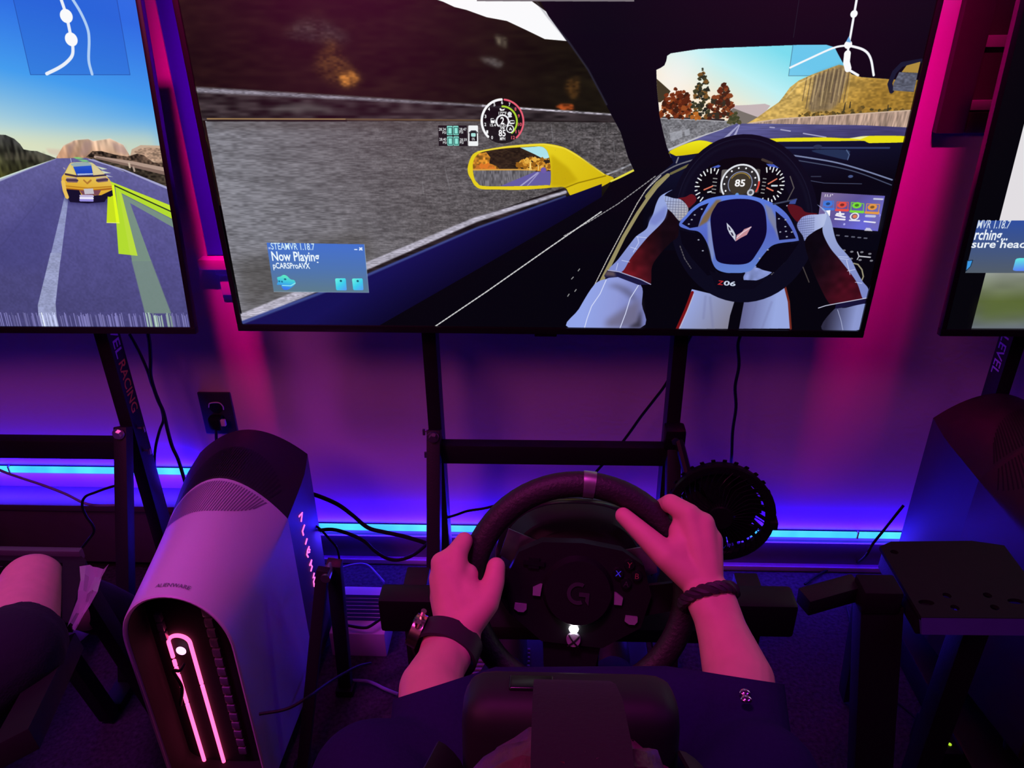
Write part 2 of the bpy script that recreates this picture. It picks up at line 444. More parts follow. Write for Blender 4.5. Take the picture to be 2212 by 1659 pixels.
def paint_drive():
    c = Canvas(3)
    # hillside rushing past
    c.fill([(0, 0), (1920, 0), (1920, 700), (0, 700)], lin((0, 300), (31, 18, 14), (1250, 420), (24, 22, 12)), var=0.18, cell=(40, 10))
    n = c.noise(90, 26) + c.noise(26, 9) * 0.7
    c.a[:700] *= .9 * (1 + 0.45 * n[:700, :, None])
    for q, col, al, bl in (
        ([(303,215),(357,206),(427,244),(441,259),(371,263),(256,248)], (150,140,150), .22, 22),
        ([(366,258),(393,258),(414,307),(449,332),(457,363),(422,378),(380,367),(330,332)], (150,95,40), .35, 24),
        ([(394,342),(433,332),(452,352),(434,370),(401,373)], (190,120,50), .6, 10),
        ([(772,301),(815,304),(841,318),(825,328),(788,313)], (150,145,150), .4, 10),
        ([(816,246),(847,255),(847,279),(821,270)], (160,150,130), .4, 8),
        ([(976,425),(992,417),(1024,419),(1030,432),(997,435)], (170,75,30), .8, 5),
        ([(1006,359),(1038,349),(1039,394),(1024,409),(1001,379)], (110,70,30), .5, 10)):
        c.fill(q, col, al, bl, var=0.4, cell=(9, 5))
    c.fill([(641,156),(686,170),(714,182),(745,189),(796,206),(848,215),(899,237),(946,258),(1006,263),(982,228),(951,195),(894,158)], WHITE)
    # roadside wall
    c.fill([(2,382),(780,423),(1106,443),(1204,448),(1206,472),(779,461),(-15,461)], (44, 38, 40), var=0.55, cell=(30, 7))
    c.fill([(181,440),(229,419),(296,416),(361,429),(371,437),(270,440)], (110,105,105), .55, 12)
    c.line([(2,380),(409,401),(780,422)], 20, (128, 124, 136), w1=10, soft=6, var=.2)
    c.line([(780,422),(1204,450)], 8, (165, 160, 172), soft=3, var=.4)
    c.fill([(7,462),(779,463),(1205,467),(1215,596),(1014,653),(754,736),(418,874),(4,1058)], lin((150, 900), (122,122,130), (1050, 560), (80,76,78), (94,90,93)), var=0.17, cell=(15, 3))
    n = c.noise(4, 3) + .7 * c.noise(9, 6)
    m, bx = c.cover([[(569,463),(1205,467),(1215,596),(1014,653),(754,736),(418,874),(4,1058),(7,462)]]); x0, y0, x1, y1 = bx
    ramp = np.clip((np.arange(x0, x1) - 250) / 900, 0, 1)[None]
    c.a[y0:y1, x0:x1] *= (1 + 0.55 * m * ramp * n[y0:y1, x0:x1])[..., None]
    c.fill([(16,1044),(10,871),(175,838),(426,774),(434,868)], (60, 57, 52), .55, 50)
    c.fill([(24,466),(1009,467),(1010,482),(26,483)], (70,64,62), .4, 14)
    c.line([(14,456),(402,457),(779,460)], 5, (190, 150, 95), soft=2); c.line([(402,457),(779,460),(1118,464)], 4, (24, 18, 18), soft=3)
    c.line([(13,461),(402,461)], 7, (22, 18, 18), soft=3)
    for q in ([(34,616),(330,587),(760,544)], [(889,525),(1032,507),(1163,499)]): c.line(q, 3, (150, 148, 155), .35, soft=2)
    for q in ([(668,586),(679,649)], [(966,471),(972,520)], [(1118,477),(1119,497)], [(1138,517),(1147,570)], [(1098,512),(1100,538)], [(602,626),(603,660)]): c.line(q, 3, (165, 165, 172), .45, soft=2)
    # kerb line and verge
    c.fill([(-3,1079),(415,913),(1015,665),(1122,641),(1137,602),(1003,645),(748,733),(418,879),(4,1058)], (34, 27, 30), var=.4, cell=(30, 5))
    c.line([(-7,1065),(418,882),(751,738),(1009,656)], 36, (176, 172, 188), w1=13, soft=4, var=.16)
    c.line([(1121,608),(1156,593),(1192,577)], 7, (150, 150, 158), soft=2, var=.3)
    # door mirror
    c.fill(sm([(733,594),(735,581),(741,565),(749,552),(763,544),(793,537),(846,529),(900,524),(945,522),(974,525),(1004,533),(1039,551),(1078,580),(1116,604),(1142,623),(1040,671),(1009,644),(982,643),(941,647),(873,651),(818,650),(771,649),(752,639),(742,621),(735,608)]), lin((1000, 500), (228, 205, 30), (1180, 640), (205, 175, 10)))
    c.fill([(968,629),(967,551),(1016,588),(1044,623),(1009,642),(968,640)], (188, 158, 8), .7, 8)
    c.line([(1009,644),(1044,630),(1121,610)], 4, (140, 115, 5), soft=1)
    c.line([(763,544),(846,530),(945,523),(1004,534),(1061,567),(1116,605)], 5, (250, 232, 90), .7, soft=2)
    glass = [(748,586),(753,565),(763,552),(782,544),(833,536),(887,532),(935,530),(951,536),(960,551),(966,581),(967,632),(952,637),(873,640),(779,640),(760,631),(751,616)]
    c.fill(sm(glass), (46, 34, 24), var=.3)
    m, bx = c.cover([sm(glass)]); c.clip = np.zeros((c.H, c.W), np.float32); c.clip[bx[1]:bx[3], bx[0]:bx[2]] = m
    c.fill([(881,533),(966,528),(967,559),(948,565),(921,551)], lin((1100, 500), (170, 225, 235), (1120, 560), (235, 245, 245)))
    c.fill([(745,594),(752,562),(766,549),(787,546),(798,560),(795,576),(816,584),(824,594)], (190, 125, 40), var=.5, cell=(6, 6))
    c.foliage([(873,573),(913,559),(967,562),(968,594),(878,594)], 90, ((205,140,45), (230,175,70), (150,95,25)), 6)
    c.foliage([(759,586),(792,578),(824,594),(759,596)], 40, ((220,120,40), (190,110,40)), 6)
    c.fill([(745,595),(873,593),(924,594),(924,605),(834,643),(744,643)], (104, 102, 108), var=.25, cell=(3, 9))
    c.fill([(924,599),(970,597),(971,643),(818,643)], lin((1050, 700), (100, 92, 160), (1100, 800), (112, 105, 175)))
    c.line([(930,602),(881,640)], 4, (165, 160, 205)); c.line([(933,602),(900,640)], 3, (150, 145, 195))
    c.line([(748,594),(873,593),(924,594)], 4, (215, 160, 70)); c.disc((947,595), 8, (110, 90, 170))
    for q in ([(908,594),(909,573),(912,594)], [(932,595),(932,581)]): c.line(q, 2, (255, 225, 140))
    c.clip = None
    # cabin in shadow: door, pillar, roof, dash
    c.fill([(-12,1142),(3,1080),(414,916),(753,766),(1043,659),(1112,633),(1137,1128)], lin((700, 760), (20, 17, 84), (860, 1010), (4, 4, 12), (8, 6, 38)))
    c.line([(0,1075),(415,912),(753,763),(1009,668)], 15, (60, 72, 140), w1=8, soft=4)
    c.line([(1137,625),(1200,595)], 5, (225, 215, 70), w1=9)
    c.fill([(919,146),(955,204),(1004,264),(1051,320),(1101,401),(1156,491),(1181,559),(1201,597),(1138,630),(1114,670),(1017,731),(707,918),(391,1108),(2169,1102),(1934,152)], lin((1500, 150), (11, 8, 22), (1500, 900), (5, 4, 12)))
    c.line([(902,146),(955,208),(1010,267),(1061,332),(1114,419)], 7, (95, 95, 110), .6, soft=5)
    # view through the windscreen
    shield = [(1240,333),(1251,328),(1260,322),(1264,311),(1265,299),(1274,293),(1344,283),(1408,280),(1504,277),(1599,274),(1669,274),(1691,280),(1702,295),(1723,322),(1747,345),(1774,352),(1859,358),(1950,360),(1920,531),(1811,525),(1743,522),(1487,529),(1447,535),(1299,560),(1286,532),(1272,492),(1258,446),(1245,376)]
    m, bx = c.cover([shield]); c.clip = np.zeros((c.H, c.W), np.float32); c.clip[bx[1]:bx[3], bx[0]:bx[2]] = m
    c.fill(shield, lin((1536,279), (122, 220, 238), (1462,440), (250, 232, 205), (190, 240, 244)))
    c.fill([(1235,290),(1344,281),(1326,427),(1246,427)], (246, 250, 254), .75, 90)
    c.fill([(1583,273),(1586,348),(1728,348),(1713,274)], (96, 186, 234), .62); c.line([(1583,256),(1584,278),(1585,348),(1725,348)], 1.5, (60, 90, 110), .7)
    c.fill([(1439,422),(1466,422),(1492,421),(1535,418),(1550,423),(1530,453),(1450,453)], (196, 180, 182)); c.fill([(1441,440),(1453,429),(1481,439),(1523,453),(1499,472),(1446,472)], (120, 112, 106))
    c.fill([(1240,353),(1258,367),(1282,386),(1274,401),(1258,414),(1245,414)], (66, 56, 38))
    c.fill([(1489,472),(1520,453),(1544,434),(1571,414),(1581,399),(1594,377),(1614,360),(1644,346),(1674,335),(1710,322),(1740,327),(1773,346),(1936,356),(1960,453),(1698,459),(1499,472)], lin((1644,346), (205, 170, 92), (1794,446), (160, 122, 48)), var=.16, cell=(7, 4))
    c.fill([(1654,346),(1717,323),(1741,346),(1729,415),(1710,437),(1658,440),(1649,427),(1653,377)], (112, 98, 84), .75, 10, var=.2, cell=(3, 24))
    for i in range(22):
        x = 1300 + i * 17; y = 300 - max(0, min(i, 12)) * 6
        p, q = c.rng.random(2)
        c.line([SHB(x, y + 20 * p), SHB(x - 18, y + 150 + 160 * p)], 2 + 3 * q, (205, 180, 130) if i % 2 else (80, 66, 56), .65, soft=1)
    c.line([(1588,402),(1615,367),(1651,347)], 5, (250, 225, 160), .7, soft=4); c.line([(1586,427),(1616,408),(1643,377)], 4, (235, 200, 120), .5, soft=4)
    c.foliage([(1607,453),(1660,434),(1727,440),(1797,427),(1873,431),(1917,437),(1763,453)], 60, ((70, 62, 32), (92, 76, 38), (120, 92, 40)), 5)
    for q in ([(1745,434),(1745,415)], [(1759,427),(1758,413)], [(1860,437),(1858,421)]): c.line(q, 4, (58, 52, 38), w1=2)
    c.fill([(1499,469),(1581,457),(1712,448),(1955,432),(1968,485),(1801,476),(1533,470)], (172, 146, 130), var=.22, cell=(3, 22))
    c.line([(1499,468),(1581,456),(1712,448),(1955,432)], 3, (205, 180, 160))
    c.fill([(1465,469),(1532,469),(1800,473),(1967,481),(1990,572),(1272,573),(1290,539),(1427,484)], lin((1566,472), (88, 88, 142), (1575,525), (66, 62, 112)), var=.12, cell=(30, 2))
    c.fill([(1248,453),(1383,458),(1465,463),(1467,469),(1427,485),(1290,536),(1257,553)], (122, 122, 128), var=.22, cell=(4, 3))
    c.line([(1248,452),(1383,457),(1431,459)], 5, (40, 36, 38)); c.line([(1248,454),(1384,460),(1465,465)], 3, (160, 160, 166))
    for q in ([(1289,494),(1322,486),(1325,505),(1295,516)], [(1329,486),(1342,482),(1345,499),(1331,502)]): c.fill(q, (168, 170, 180), .7)
    c.line([(1291,538),(1368,504),(1433,482)], 6, (190, 190, 198), w1=2); c.line([(1473,472),(1449,499),(1428,522)], 3, (160, 160, 200), w1=11)
    c.line([(1475,472),(1466,499),(1453,527)], 2, (165, 165, 205), w1=12)
    for q in ([(1587,484),(1613,488)], [(1649,494),(1711,504)], [(1557,478),(1569,479)]): c.line(q, 3, (170, 168, 200))
    c.foliage([(1255,453),(1261,421),(1273,395),(1293,376),(1323,389),(1339,408),(1345,456)], 150, ((122, 52, 22), (92, 38, 18), (150, 76, 34), (60, 30, 16)), 6)
    c.foliage([(1339,454),(1342,421),(1347,401),(1348,383),(1351,361),(1354,327),(1362,327),(1369,345),(1376,367),(1385,383),(1389,408),(1390,456)], 120, ((46, 50, 36), (62, 62, 38), (36, 40, 32), (120, 84, 40)), 5)
    c.foliage([(1390,456),(1388,427),(1397,402),(1416,369),(1429,369),(1440,402),(1450,427),(1450,456)], 120, ((100, 42, 22), (70, 34, 20), (132, 66, 34), (52, 48, 36)), 6)
    c.foliage([(1438,463),(1461,437),(1475,467),(1445,469)], 40, ((60, 66, 40), (82, 80, 50)), 4)
    c.foliage([(1343,456),(1354,437),(1370,456)], 14, ((170, 95, 35), (190, 110, 40)), 5)
    c.clip = None
    c.fill(sm([(1292,545),(1320,529),(1359,515),(1386,514),(1425,524),(1445,530),(1427,541),(1373,548),(1312,555)]), lin((1335,515), (240, 232, 30), (1339,553), (215, 196, 8)))
    c.fill(sm([(1484,522),(1505,513),(1589,507),(1706,505),(1774,507),(1819,501),(1926,502),(1926,517),(1830,520),(1814,514),(1742,515),(1573,517)]), (232, 222, 22))
    c.fill([(1774,507),(1806,502),(1826,501),(1804,510)], (236, 240, 200), .8)
    # dash
    c.fill([(1286,532),(1296,548),(1314,556),(1380,549),(1447,533),(1486,523),(1573,517),(1742,515),(1814,514),(1830,520),(1930,518),(1946,823),(1243,828),(1230,658),(1275,604),(1307,573)], lin((1540,519), (14, 20, 52), (1561,660), (5, 6, 18)))
    c.fill(sm([(1679,540),(1773,538),(1783,550),(1781,564),(1754,560)]), (34, 48, 82)); c.line([(1773,538),(1783,550),(1781,564)], 3, (90, 110, 150), .8)
    c.line([(1586,532),(1745,532),(1886,532)], 5, (48, 60, 100)); c.disc((1694,530), 12, (40, 48, 80), ry=6)
    c.line(sl([(1606,549),(1683,560),(1753,572),(1825,591),(1915,619)]), 4, (122, 132, 168), dash=(3, 2)); c.line(sl([(1621,562),(1755,584),(1827,602),(1915,633)]), 3, (70, 78, 104))
    c.line([(1687,621),(1729,628),(1833,630)], 2, (70, 76, 104)); c.line([(1691,610),(1717,610)], 3, (50, 54, 76)); c.disc((1799,610), 7, (70, 84, 130), ry=4)
    c.line(sl([(1240,645),(1268,611),(1308,584),(1351,568),(1391,556)]), 4, (112, 112, 122), dash=(4, 2)); c.line([(1315,573),(1319,559)], 4, (130, 130, 140))
    c.line([(1241,668),(1267,631),(1294,608)], 11, (140, 132, 84)); c.line([(1303,603),(1359,575)], 7, (110, 104, 66))
    # door trim
    c.line([(1125,926),(1154,857),(1183,787),(1219,716),(1243,675),(1265,642),(1296,607)], 13, (150, 140, 98), w1=9)
    c.line([(1104,940),(1140,854),(1177,772),(1215,688),(1236,650),(1275,609)], 3, (190, 186, 180), dash=(5, 3)); c.line([(1009,785),(1087,738),(1161,689),(1262,609)], 3, (150, 148, 150), dash=(6, 4))
    c.line([(614,1080),(778,962),(960,826),(1116,711)], 4, (205, 205, 205), dash=(9, 4))
    for q in ([(1054,893),(1058,887)], [(1035,919),(1040,913)], [(1046,959),(1050,953)], [(1025,975),(1029,968)]): c.line(q, 3, (150, 150, 150))
    # driver on the screen: legs, steering wheel, arms
    PANTS = lin((1390,982), (150, 166, 226), (1527,1043), (132, 130, 150))
    c.fill([(1398,949),(1531,981),(1523,1035),(1522,1079),(1366,1081),(1381,1030)], PANTS); c.fill([(1559,981),(1670,926),(1697,993),(1715,1076),(1556,1078)], lin((1553,1011), (96, 96, 140), (1656,1010), (150, 166, 222)))
    for q in ([(1441,972),(1443,1044)], [(1455,975),(1475,1073)], [(1596,989),(1588,1074)], [(1641,989),(1626,1074)]): c.line(q, 12, (108, 112, 158), .5, soft=10)
    c.line([(1400,959),(1386,1016),(1366,1081)], 9, (120, 18, 22)); c.line([(1405,965),(1392,1016),(1374,1080)], 2, (200, 190, 200)); c.line([(1671,933),(1692,986),(1713,1076)], 6, (110, 40, 30))
    c.fill(sm([(1546,911),(1554,882),(1571,871),(1597,885),(1632,897),(1603,922),(1560,925)]), (128, 142, 200), var=.12, cell=(12, 12))
    ctr = np.array((1524,743)); ex = np.array((1700,742)) - ctr; ey = np.array((1554,957)) - ctr
    ring = [tuple(ctr + ex * math.cos(t) + ey * math.sin(t)) for t in np.linspace(0, 2 * math.pi, 60)]
    c.line(ring, 66, (10, 10, 28)); c.line([tuple(ctr + 1.10 * ex * math.cos(t) + 1.10 * ey * math.sin(t)) for t in np.linspace(3.2, 6.2, 30)], 3, (46, 48, 76), .8, soft=3)
    c.line([tuple(ctr + 1.05 * ex * math.cos(t) + 1.04 * ey * math.sin(t)) for t in np.linspace(3.3, 6.1, 30)], 14, (24, 26, 48), .7, soft=14)
    for q in ([(1349,814),(1366,852),(1388,882)], [(1670,829),(1657,862),(1627,900)]): c.line(q, 3, (90, 86, 92), dash=(5, 4))
    # instrument cluster
    c.fill([(1393,661),(1376,636),(1386,604),(1411,580),(1444,563),(1494,557),(1546,561),(1582,573),(1606,593),(1618,624),(1617,660),(1584,674),(1456,664)], (6, 6, 12))
    c.fill([(1412,587),(1432,579),(1439,582),(1433,587)], (70, 92, 190)); c.fill([(1562,576),(1583,577),(1601,588),(1570,583)], (70, 92, 190)); c.line([(1550,564),(1577,574)], 7, (80, 66, 58), .8)
    c.fill(rrect(*[(1443,592),(1549,590),(1553,657),(1444,658)], .05), lin((1447,594), (104, 100, 98), (1543,656), (66, 62, 62)))
    g = (1498,630); c.disc(g, 52, (44, 42, 44)); c.arc(g, 52, 215, 5, 5, (225, 228, 235)); c.arc(g, 52, 5, -25, 5, (215, 70, 60)); c.disc(g, 33, (60, 54, 44)); c.arc(g, 33, -40, 220, 2, (150, 160, 200)); c.arc(g, 29, 30, 150, 3, (150, 124, 60))
    for i in range(9):
        t = R(210 - i * 27); c.disc((g[0] + 43 * math.cos(t), g[1] - 43 * math.sin(t)), 2.6, WHITE)
    c.ctext('85', (g[0], g[1] - 1), 19, WHITE, .75, .03); c.disc((g[0] - 4, g[1] + 32), 5, (100, 150, 210)); c.disc((g[0] + 33, g[1] + 26), 10, (190, 195, 205)); c.disc((g[0] + 33, g[1] + 26), 5, (80, 84, 90))
    for k in range(5): c.line([(g[0] - 76, g[1] - 14 + k * 10), (g[0] - 66, g[1] - 13 + k * 10)], 3, (150, 150, 150)); c.line([(g[0] + 62, g[1] - 14 + k * 10), (g[0] + 70, g[1] - 13 + k * 10)], 3, (150, 150, 150))
    for cc, a0, a1, nd in (((1418,639), 70, 290, ([(1400,648),(1422,638)],)), ((1576,635), 105, -105, ([(1576,631),(1597,617)], [(1574,642),(1592,650)]))):
        for i in range(17):
            t = R(a0 + (a1 - a0) * i / 16); r0, r1 = (33, 44) if i % 2 == 0 else (39, 44)
            c.line([(cc[0] + r0 * math.cos(t), cc[1] - r0 * 1.15 * math.sin(t)), (cc[0] + r1 * math.cos(t), cc[1] - r1 * 1.15 * math.sin(t))], 3.5, (235, 238, 240))
        for q in nd: c.line(q, 4, (225, 120, 95))
    c.line([(1587,636),(1601,636)], 5, (200, 215, 225)); c.line([(1411,655),(1420,653)], 4, (220, 225, 230))
    # silver spokes and hub
    SIL = lin((1495,666), (92, 126, 224), (1526,895), (96, 128, 206), (84, 100, 190))
    c.fill(sm([(1340,748),(1372,702),(1415,674),(1478,663),(1536,666),(1596,685),(1642,717),(1672,759),(1688,791),(1682,797),(1621,808),(1596,837),(1575,875),(1559,891),(1514,898),(1471,889),(1450,866),(1435,822),(1416,788),(1397,770),(1366,764)]), SIL)
    c.fill([(1438,677),(1453,677),(1432,714),(1420,741),(1395,757),(1407,726)], (128, 98, 56), .9, 4); c.fill([(1420,741),(1430,738),(1451,838),(1449,863),(1431,813)], (150, 160, 190), .6, 4)
    c.fill([(1574,687),(1596,701),(1614,731),(1634,796),(1614,762),(1592,731)], (132, 132, 150), .8, 4)
    c.fill([(1348,747),(1376,711),(1394,696),(1418,686),(1401,726),(1395,756),(1372,760)], (9, 8, 30)); c.fill([(1609,709),(1638,731),(1664,763),(1680,789),(1633,794),(1619,756)], (9, 8, 30))
    c.fill(sm([(1451,682),(1496,674),(1543,678),(1573,696),(1589,744),(1592,787),(1575,834),(1555,864),(1512,870),(1467,862),(1452,834),(1435,769),(1428,726),(1438,696)]), lin((1496,675), (12, 8, 48), (1522,869), (9, 5, 40)))
    c.fill([(1343,765),(1397,777),(1434,835),(1453,876),(1466,902),(1439,905),(1387,851),(1354,807)], (6, 5, 18)); c.fill([(1691,801),(1627,814),(1600,843),(1578,878),(1635,894),(1665,855),(1687,811)], (6, 5, 18))
    for q in ([(1400,704)], [(1382,721)], [(1375,735)], [(1368,748)], [(1622,731)], [(1641,734)], [(1644,754)], [(1632,770)], [(1648,768)], [(1665,770)], [(1653,784)], [(1401,795)], [(1417,828)], [(1605,824)], [(1585,850)], [(1639,693)]): c.disc(q[0], 3, (160, 165, 185), ry=2)
    # winged flag emblem and badge
    c.fill([(1475,743),(1487,754),(1497,765),(1506,779),(1508,799),(1499,788),(1488,776),(1480,762)], (200, 205, 220)); c.fill([(1481,754),(1487,759),(1491,768),(1485,765)], (50, 45, 70)); c.fill([(1490,771),(1496,773),(1501,782),(1496,782)], (50, 45, 70))
    c.fill([(1548,753),(1538,758),(1528,762),(1523,770),(1509,780),(1508,799),(1521,789),(1538,779)], (196, 140, 150)); c.line([(1546,756),(1526,770),(1510,787)], 3, (225, 205, 215))
    c.fill([(1443,889),(1462,897),(1550,896),(1541,918),(1609,920),(1582,947),(1472,948)], (9, 8, 24))
    c.text('Z', (1472,933), (1489,935), 13, (190, 40, 44), .03); c.text('06', (1490,935), (1526,938), 14, (205, 215, 235), .03)
    # centre console screen
    c.fill([(1728,654),(1905,664),(1908,766),(1733,752)], lin((1743,662), (122, 106, 150), (1842,760), (104, 104, 212), (92, 82, 150)))
    c.fill([(1876,669),(1899,669),(1909,760),(1885,760)], (130, 110, 120), .4, 20)
    c.text('11.1°', (1739,667), (1761,667), 7, WHITE, .02); c.line([(1876,672),(1900,673)], 6, (220, 222, 235), soft=2)
    for q, col, ic in (([(1738,679),(1766,679),(1769,702),(1740,701)], (66, 120, 220), (1752,687)), ([(1776,681),(1807,682),(1810,705),(1778,704)], (225, 80, 70), (1792,690)),
                       ([(1816,682),(1851,686),(1854,710),(1819,708)], (120, 215, 60), (1833,691)), ([(1859,686),(1895,688),(1897,713),(1862,711)], (225, 150, 70), (1877,696))):
        c.line(q + q[:1], 2, col); c.line([q[3], q[2]], 7, col); c.disc(ic, 13, col, ry=9); c.disc(ic, 6, tuple(v * .55 for v in col), ry=4)
    c.fill([(1748,707),(1762,705),(1764,722),(1750,722)], WHITE)
    for q in ([(1782,715),(1801,716)], [(1789,710),(1794,721)], [(1780,719),(1806,725)], [(1780,730),(1807,732)]): c.line(q, 5, (235, 235, 245))
    c.disc((1833,723), 13, (235, 235, 240), ry=11); c.disc((1833,723), 9, (110, 90, 120), ry=8); c.disc((1834,723), 6, (225, 120, 90), ry=5)
    c.line([(1821,734),(1849,735)], 4, (225, 225, 240)); c.line([(1865,721),(1889,722)], 7, (190, 195, 225)); c.line([(1863,737),(1894,740)], 4, (235, 235, 245)); c.line([(1899,714),(1904,718),(1902,722)], 2, (150, 150, 235))
    c.disc((1809,746), 3, (180, 180, 240)); c.fill([(1869,765),(1873,756),(1884,757),(1893,766)], (225, 225, 235), .8)
    for x in (1200, 1265, 1360, 1432, 1500, 1568): c.line([SHD(x - 14, 600 + (x - 1200) * .1), SHD(x + 14, 602 + (x - 1200) * .1)], 4, (120, 122, 140), .8)
    c.line([(1863,828),(1870,841),(1867,851)], 3, (190, 190, 200)); c.line([(1870,841),(1903,844)], 4, (190, 190, 200))
    for q in ((1847,828), (1876,829), (1900,834), (1824,824), (1850,849), (1876,853), (1909,855)): c.disc(q, 5, (120, 120, 130), ry=3)
    c.line([(1859,863),(1872,866),(1887,882),(1896,904),(1894,916)], 4, (150, 145, 120))
    c.line([(1633,610),(1649,642),(1637,677)], 3, (90, 84, 84)); c.line([(1600,688),(1661,674)], 5, (60, 66, 90)); c.fill([(1645,680),(1663,673),(1661,688),(1643,688)], (60, 78, 150))
    # left arm
    c.fill(sm([(1033,1082),(1061,1017),(1104,938),(1140,918),(1174,911),(1244,937),(1252,999),(1254,1079)]), lin((1076,1016), (146, 164, 232), (1252,1046), (118, 124, 186), (142, 152, 214)))
    c.fill([(1141,938),(1175,935),(1211,950),(1236,983),(1231,993),(1206,971),(1176,950)], (84, 82, 112), .7, 16); c.fill([(1146,1080),(1147,1054),(1181,1028),(1214,1002),(1244,983),(1254,1079)], (104, 98, 122), .75, 20); c.fill([(1213,1080),(1241,1059),(1251,1015),(1256,1079)], (44, 40, 54), .8, 10)
    for q in ([(1139,921),(1123,966),(1099,1007),(1087,1048),(1080,1081)], [(1237,937),(1215,980),(1204,1031),(1190,1080)]): c.line(q, 2.5, (215, 222, 250))
    c.fill(sm([(1184,895),(1210,850),(1250,792),(1285,749),(1299,729),(1305,706),(1329,727),(1339,752),(1340,786),(1322,803),(1292,841),(1273,879),(1273,934),(1243,919)]), lin((1210,862), (92, 18, 26), (1307,847), (20, 8, 16)), var=.2, cell=(18, 18))
    c.fill(sm([(1147,888),(1171,857),(1206,804),(1221,784),(1247,763),(1254,741),(1263,719),(1269,691),(1278,669),(1293,658),(1312,649),(1291,666),(1303,696),(1299,729),(1285,752),(1250,792),(1210,850),(1184,896)]), lin((1268,677), (150, 166, 222), (1183,877), (128, 140, 206)))
    c.fill([(1256,730),(1300,693),(1300,729),(1274,752),(1254,747)], (112, 122, 196), .7, 8)
    for q in ([(1223,786),(1228,804),(1214,833)], [(1205,818),(1224,824)], [(1182,859),(1205,864)], [(1171,868),(1167,889)], [(1219,786),(1249,789)]): c.line(q, 2, (205, 214, 248), .8)
    c.fill([(1133,908),(1142,890),(1176,895),(1242,918),(1276,935),(1238,937),(1174,912),(1137,916)], (26, 24, 62)); c.fill([(1134,908),(1139,893),(1162,895),(1168,910)], (120, 100, 96), .7, 6); c.line([(1143,890),(1176,895),(1243,919),(1273,934)], 3, (170, 172, 205), dash=(6, 2))
    c.fill(sm([(1329,673),(1350,669),(1365,661),(1377,666),(1382,679),(1372,693),(1361,700),(1346,680)]), (98, 20, 30))
    knit = sm([(1289,667),(1318,673),(1337,676),(1355,691),(1362,704),(1360,718),(1348,732),(1341,739),(1332,732),(1317,715),(1304,704),(1300,693)])
    c.fill(knit, lin((1294,672), (160, 176, 224), (1348,726), (180, 176, 178)))
    m, bx = c.cover([knit]); c.clip = np.zeros((c.H, c.W), np.float32); c.clip[bx[1]:bx[3], bx[0]:bx[2]] = m
    for k in range(9): c.line([SHC(1080 + k * 28, 200), SHC(1060 + k * 34, 480)], 1.6, (96, 100, 130), .7); c.line([SHC(1040, 250 + k * 28), SHC(1310, 262 + k * 26)], 1.6, (96, 100, 130), .7)
    c.clip = None
    # right arm
    c.fill(sm([(1832,1010),(1865,1005),(1920,991),(1921,1023),(1923,1077),(1808,1078)]), lin((1815,1040), (44, 42, 64), (1900,1039), (138, 150, 206))); c.line([(1842,1011),(1859,1046),(1871,1078)], 2, (190, 198, 230), .7)
    c.fill(sm([(1707,798),(1731,766),(1750,754),(1757,777),(1783,817),(1817,852),(1863,901),(1886,931),(1910,974),(1836,988),(1810,987),(1747,888)]), lin((1734,858), (10, 6, 14), (1858,901), (66, 12, 26), (34, 10, 20)), var=.2, cell=(18, 18))
    c.fill(sm([(1640,692),(1653,689),(1678,697),(1694,711),(1727,715),(1717,722),(1689,730),(1678,741),(1659,725),(1646,708)]), (88, 18, 28))
    c.fill(sm([(1722,689),(1743,702),(1757,715),(1771,738),(1790,783),(1806,808),(1836,837),(1854,857),(1875,889),(1897,919),(1919,943),(1921,971),(1909,974),(1886,931),(1863,901),(1817,852),(1783,817),(1756,777),(1749,749),(1754,722),(1741,705)]), lin((1756,730), (156, 170, 214), (1903,946), (122, 134, 196)))
    for q in ([(1812,843),(1838,844)], [(1818,849),(1842,851)], [(1837,854),(1856,898)], [(1846,887),(1867,882)], [(1876,922),(1896,925)]): c.line(q, 2, (208, 216, 246), .8)
    knit = sm([(1676,747),(1680,736),(1688,725),(1706,719),(1727,718),(1753,717),(1754,738),(1750,754),(1731,766),(1712,783),(1706,796),(1698,781),(1681,761)])
    c.fill(knit, lin((1678,744), (136, 146, 206), (1744,724), (178, 190, 228)))
    m, bx = c.cover([knit]); c.clip = np.zeros((c.H, c.W), np.float32); c.clip[bx[1]:bx[3], bx[0]:bx[2]] = m
    for k in range(10): c.line([SHD(790 + k * 22, 400), SHD(830 + k * 20, 700)], 1.6, (84, 90, 130), .6 - k * .04); c.line([SHD(780, 450 + k * 24), SHD(1000, 425 + k * 24)], 1.6, (84, 90, 130), .7)
    c.clip = None
    c.fill([(1834,993),(1921,973),(1920,990),(1867,1003),(1834,1008)], (22, 18, 54)); c.line([(1784,1006),(1804,998),(1834,991),(1921,972)], 3, (190, 192, 215)); c.line([(1715,876),(1741,923)], 3, (90, 80, 76), .8)
    # rear-view and passenger mirror, track map
    c.line([(1859,386),(1850,368),(1855,340),(1870,321),(1916,313)], 12, (22, 26, 50)); c.fill([(1862,385),(1860,368),(1868,340),(1916,342),(1917,389)], (92, 96, 112), var=.2); c.fill([(1874,340),(1883,324),(1916,315),(1916,342)], (172, 138, 62))
    for q, wd in (([(1723,151),(1724,203),(1725,256),(1724,275)], 6), ([(1724,275),(1688,281),(1628,308),(1586,328)], 5), ([(1724,275),(1765,286),(1787,306),(1804,347)], 6), ([(1725,275),(1727,300)], 6), ([(1736,333),(1764,347)], 6)): c.line(sl(q), wd, (246, 248, 252))
    c.line([(1726,295),(1728,316),(1735,331)], 17, WHITE); c.disc((1724,203), 9, WHITE); c.disc((1724,274), 10, WHITE); c.fill([(1717,267),(1722,254),(1730,269)], (110, 170, 225))
    c.line([(1581,150),(1582,256)], 1.2, (50, 54, 70), .6)
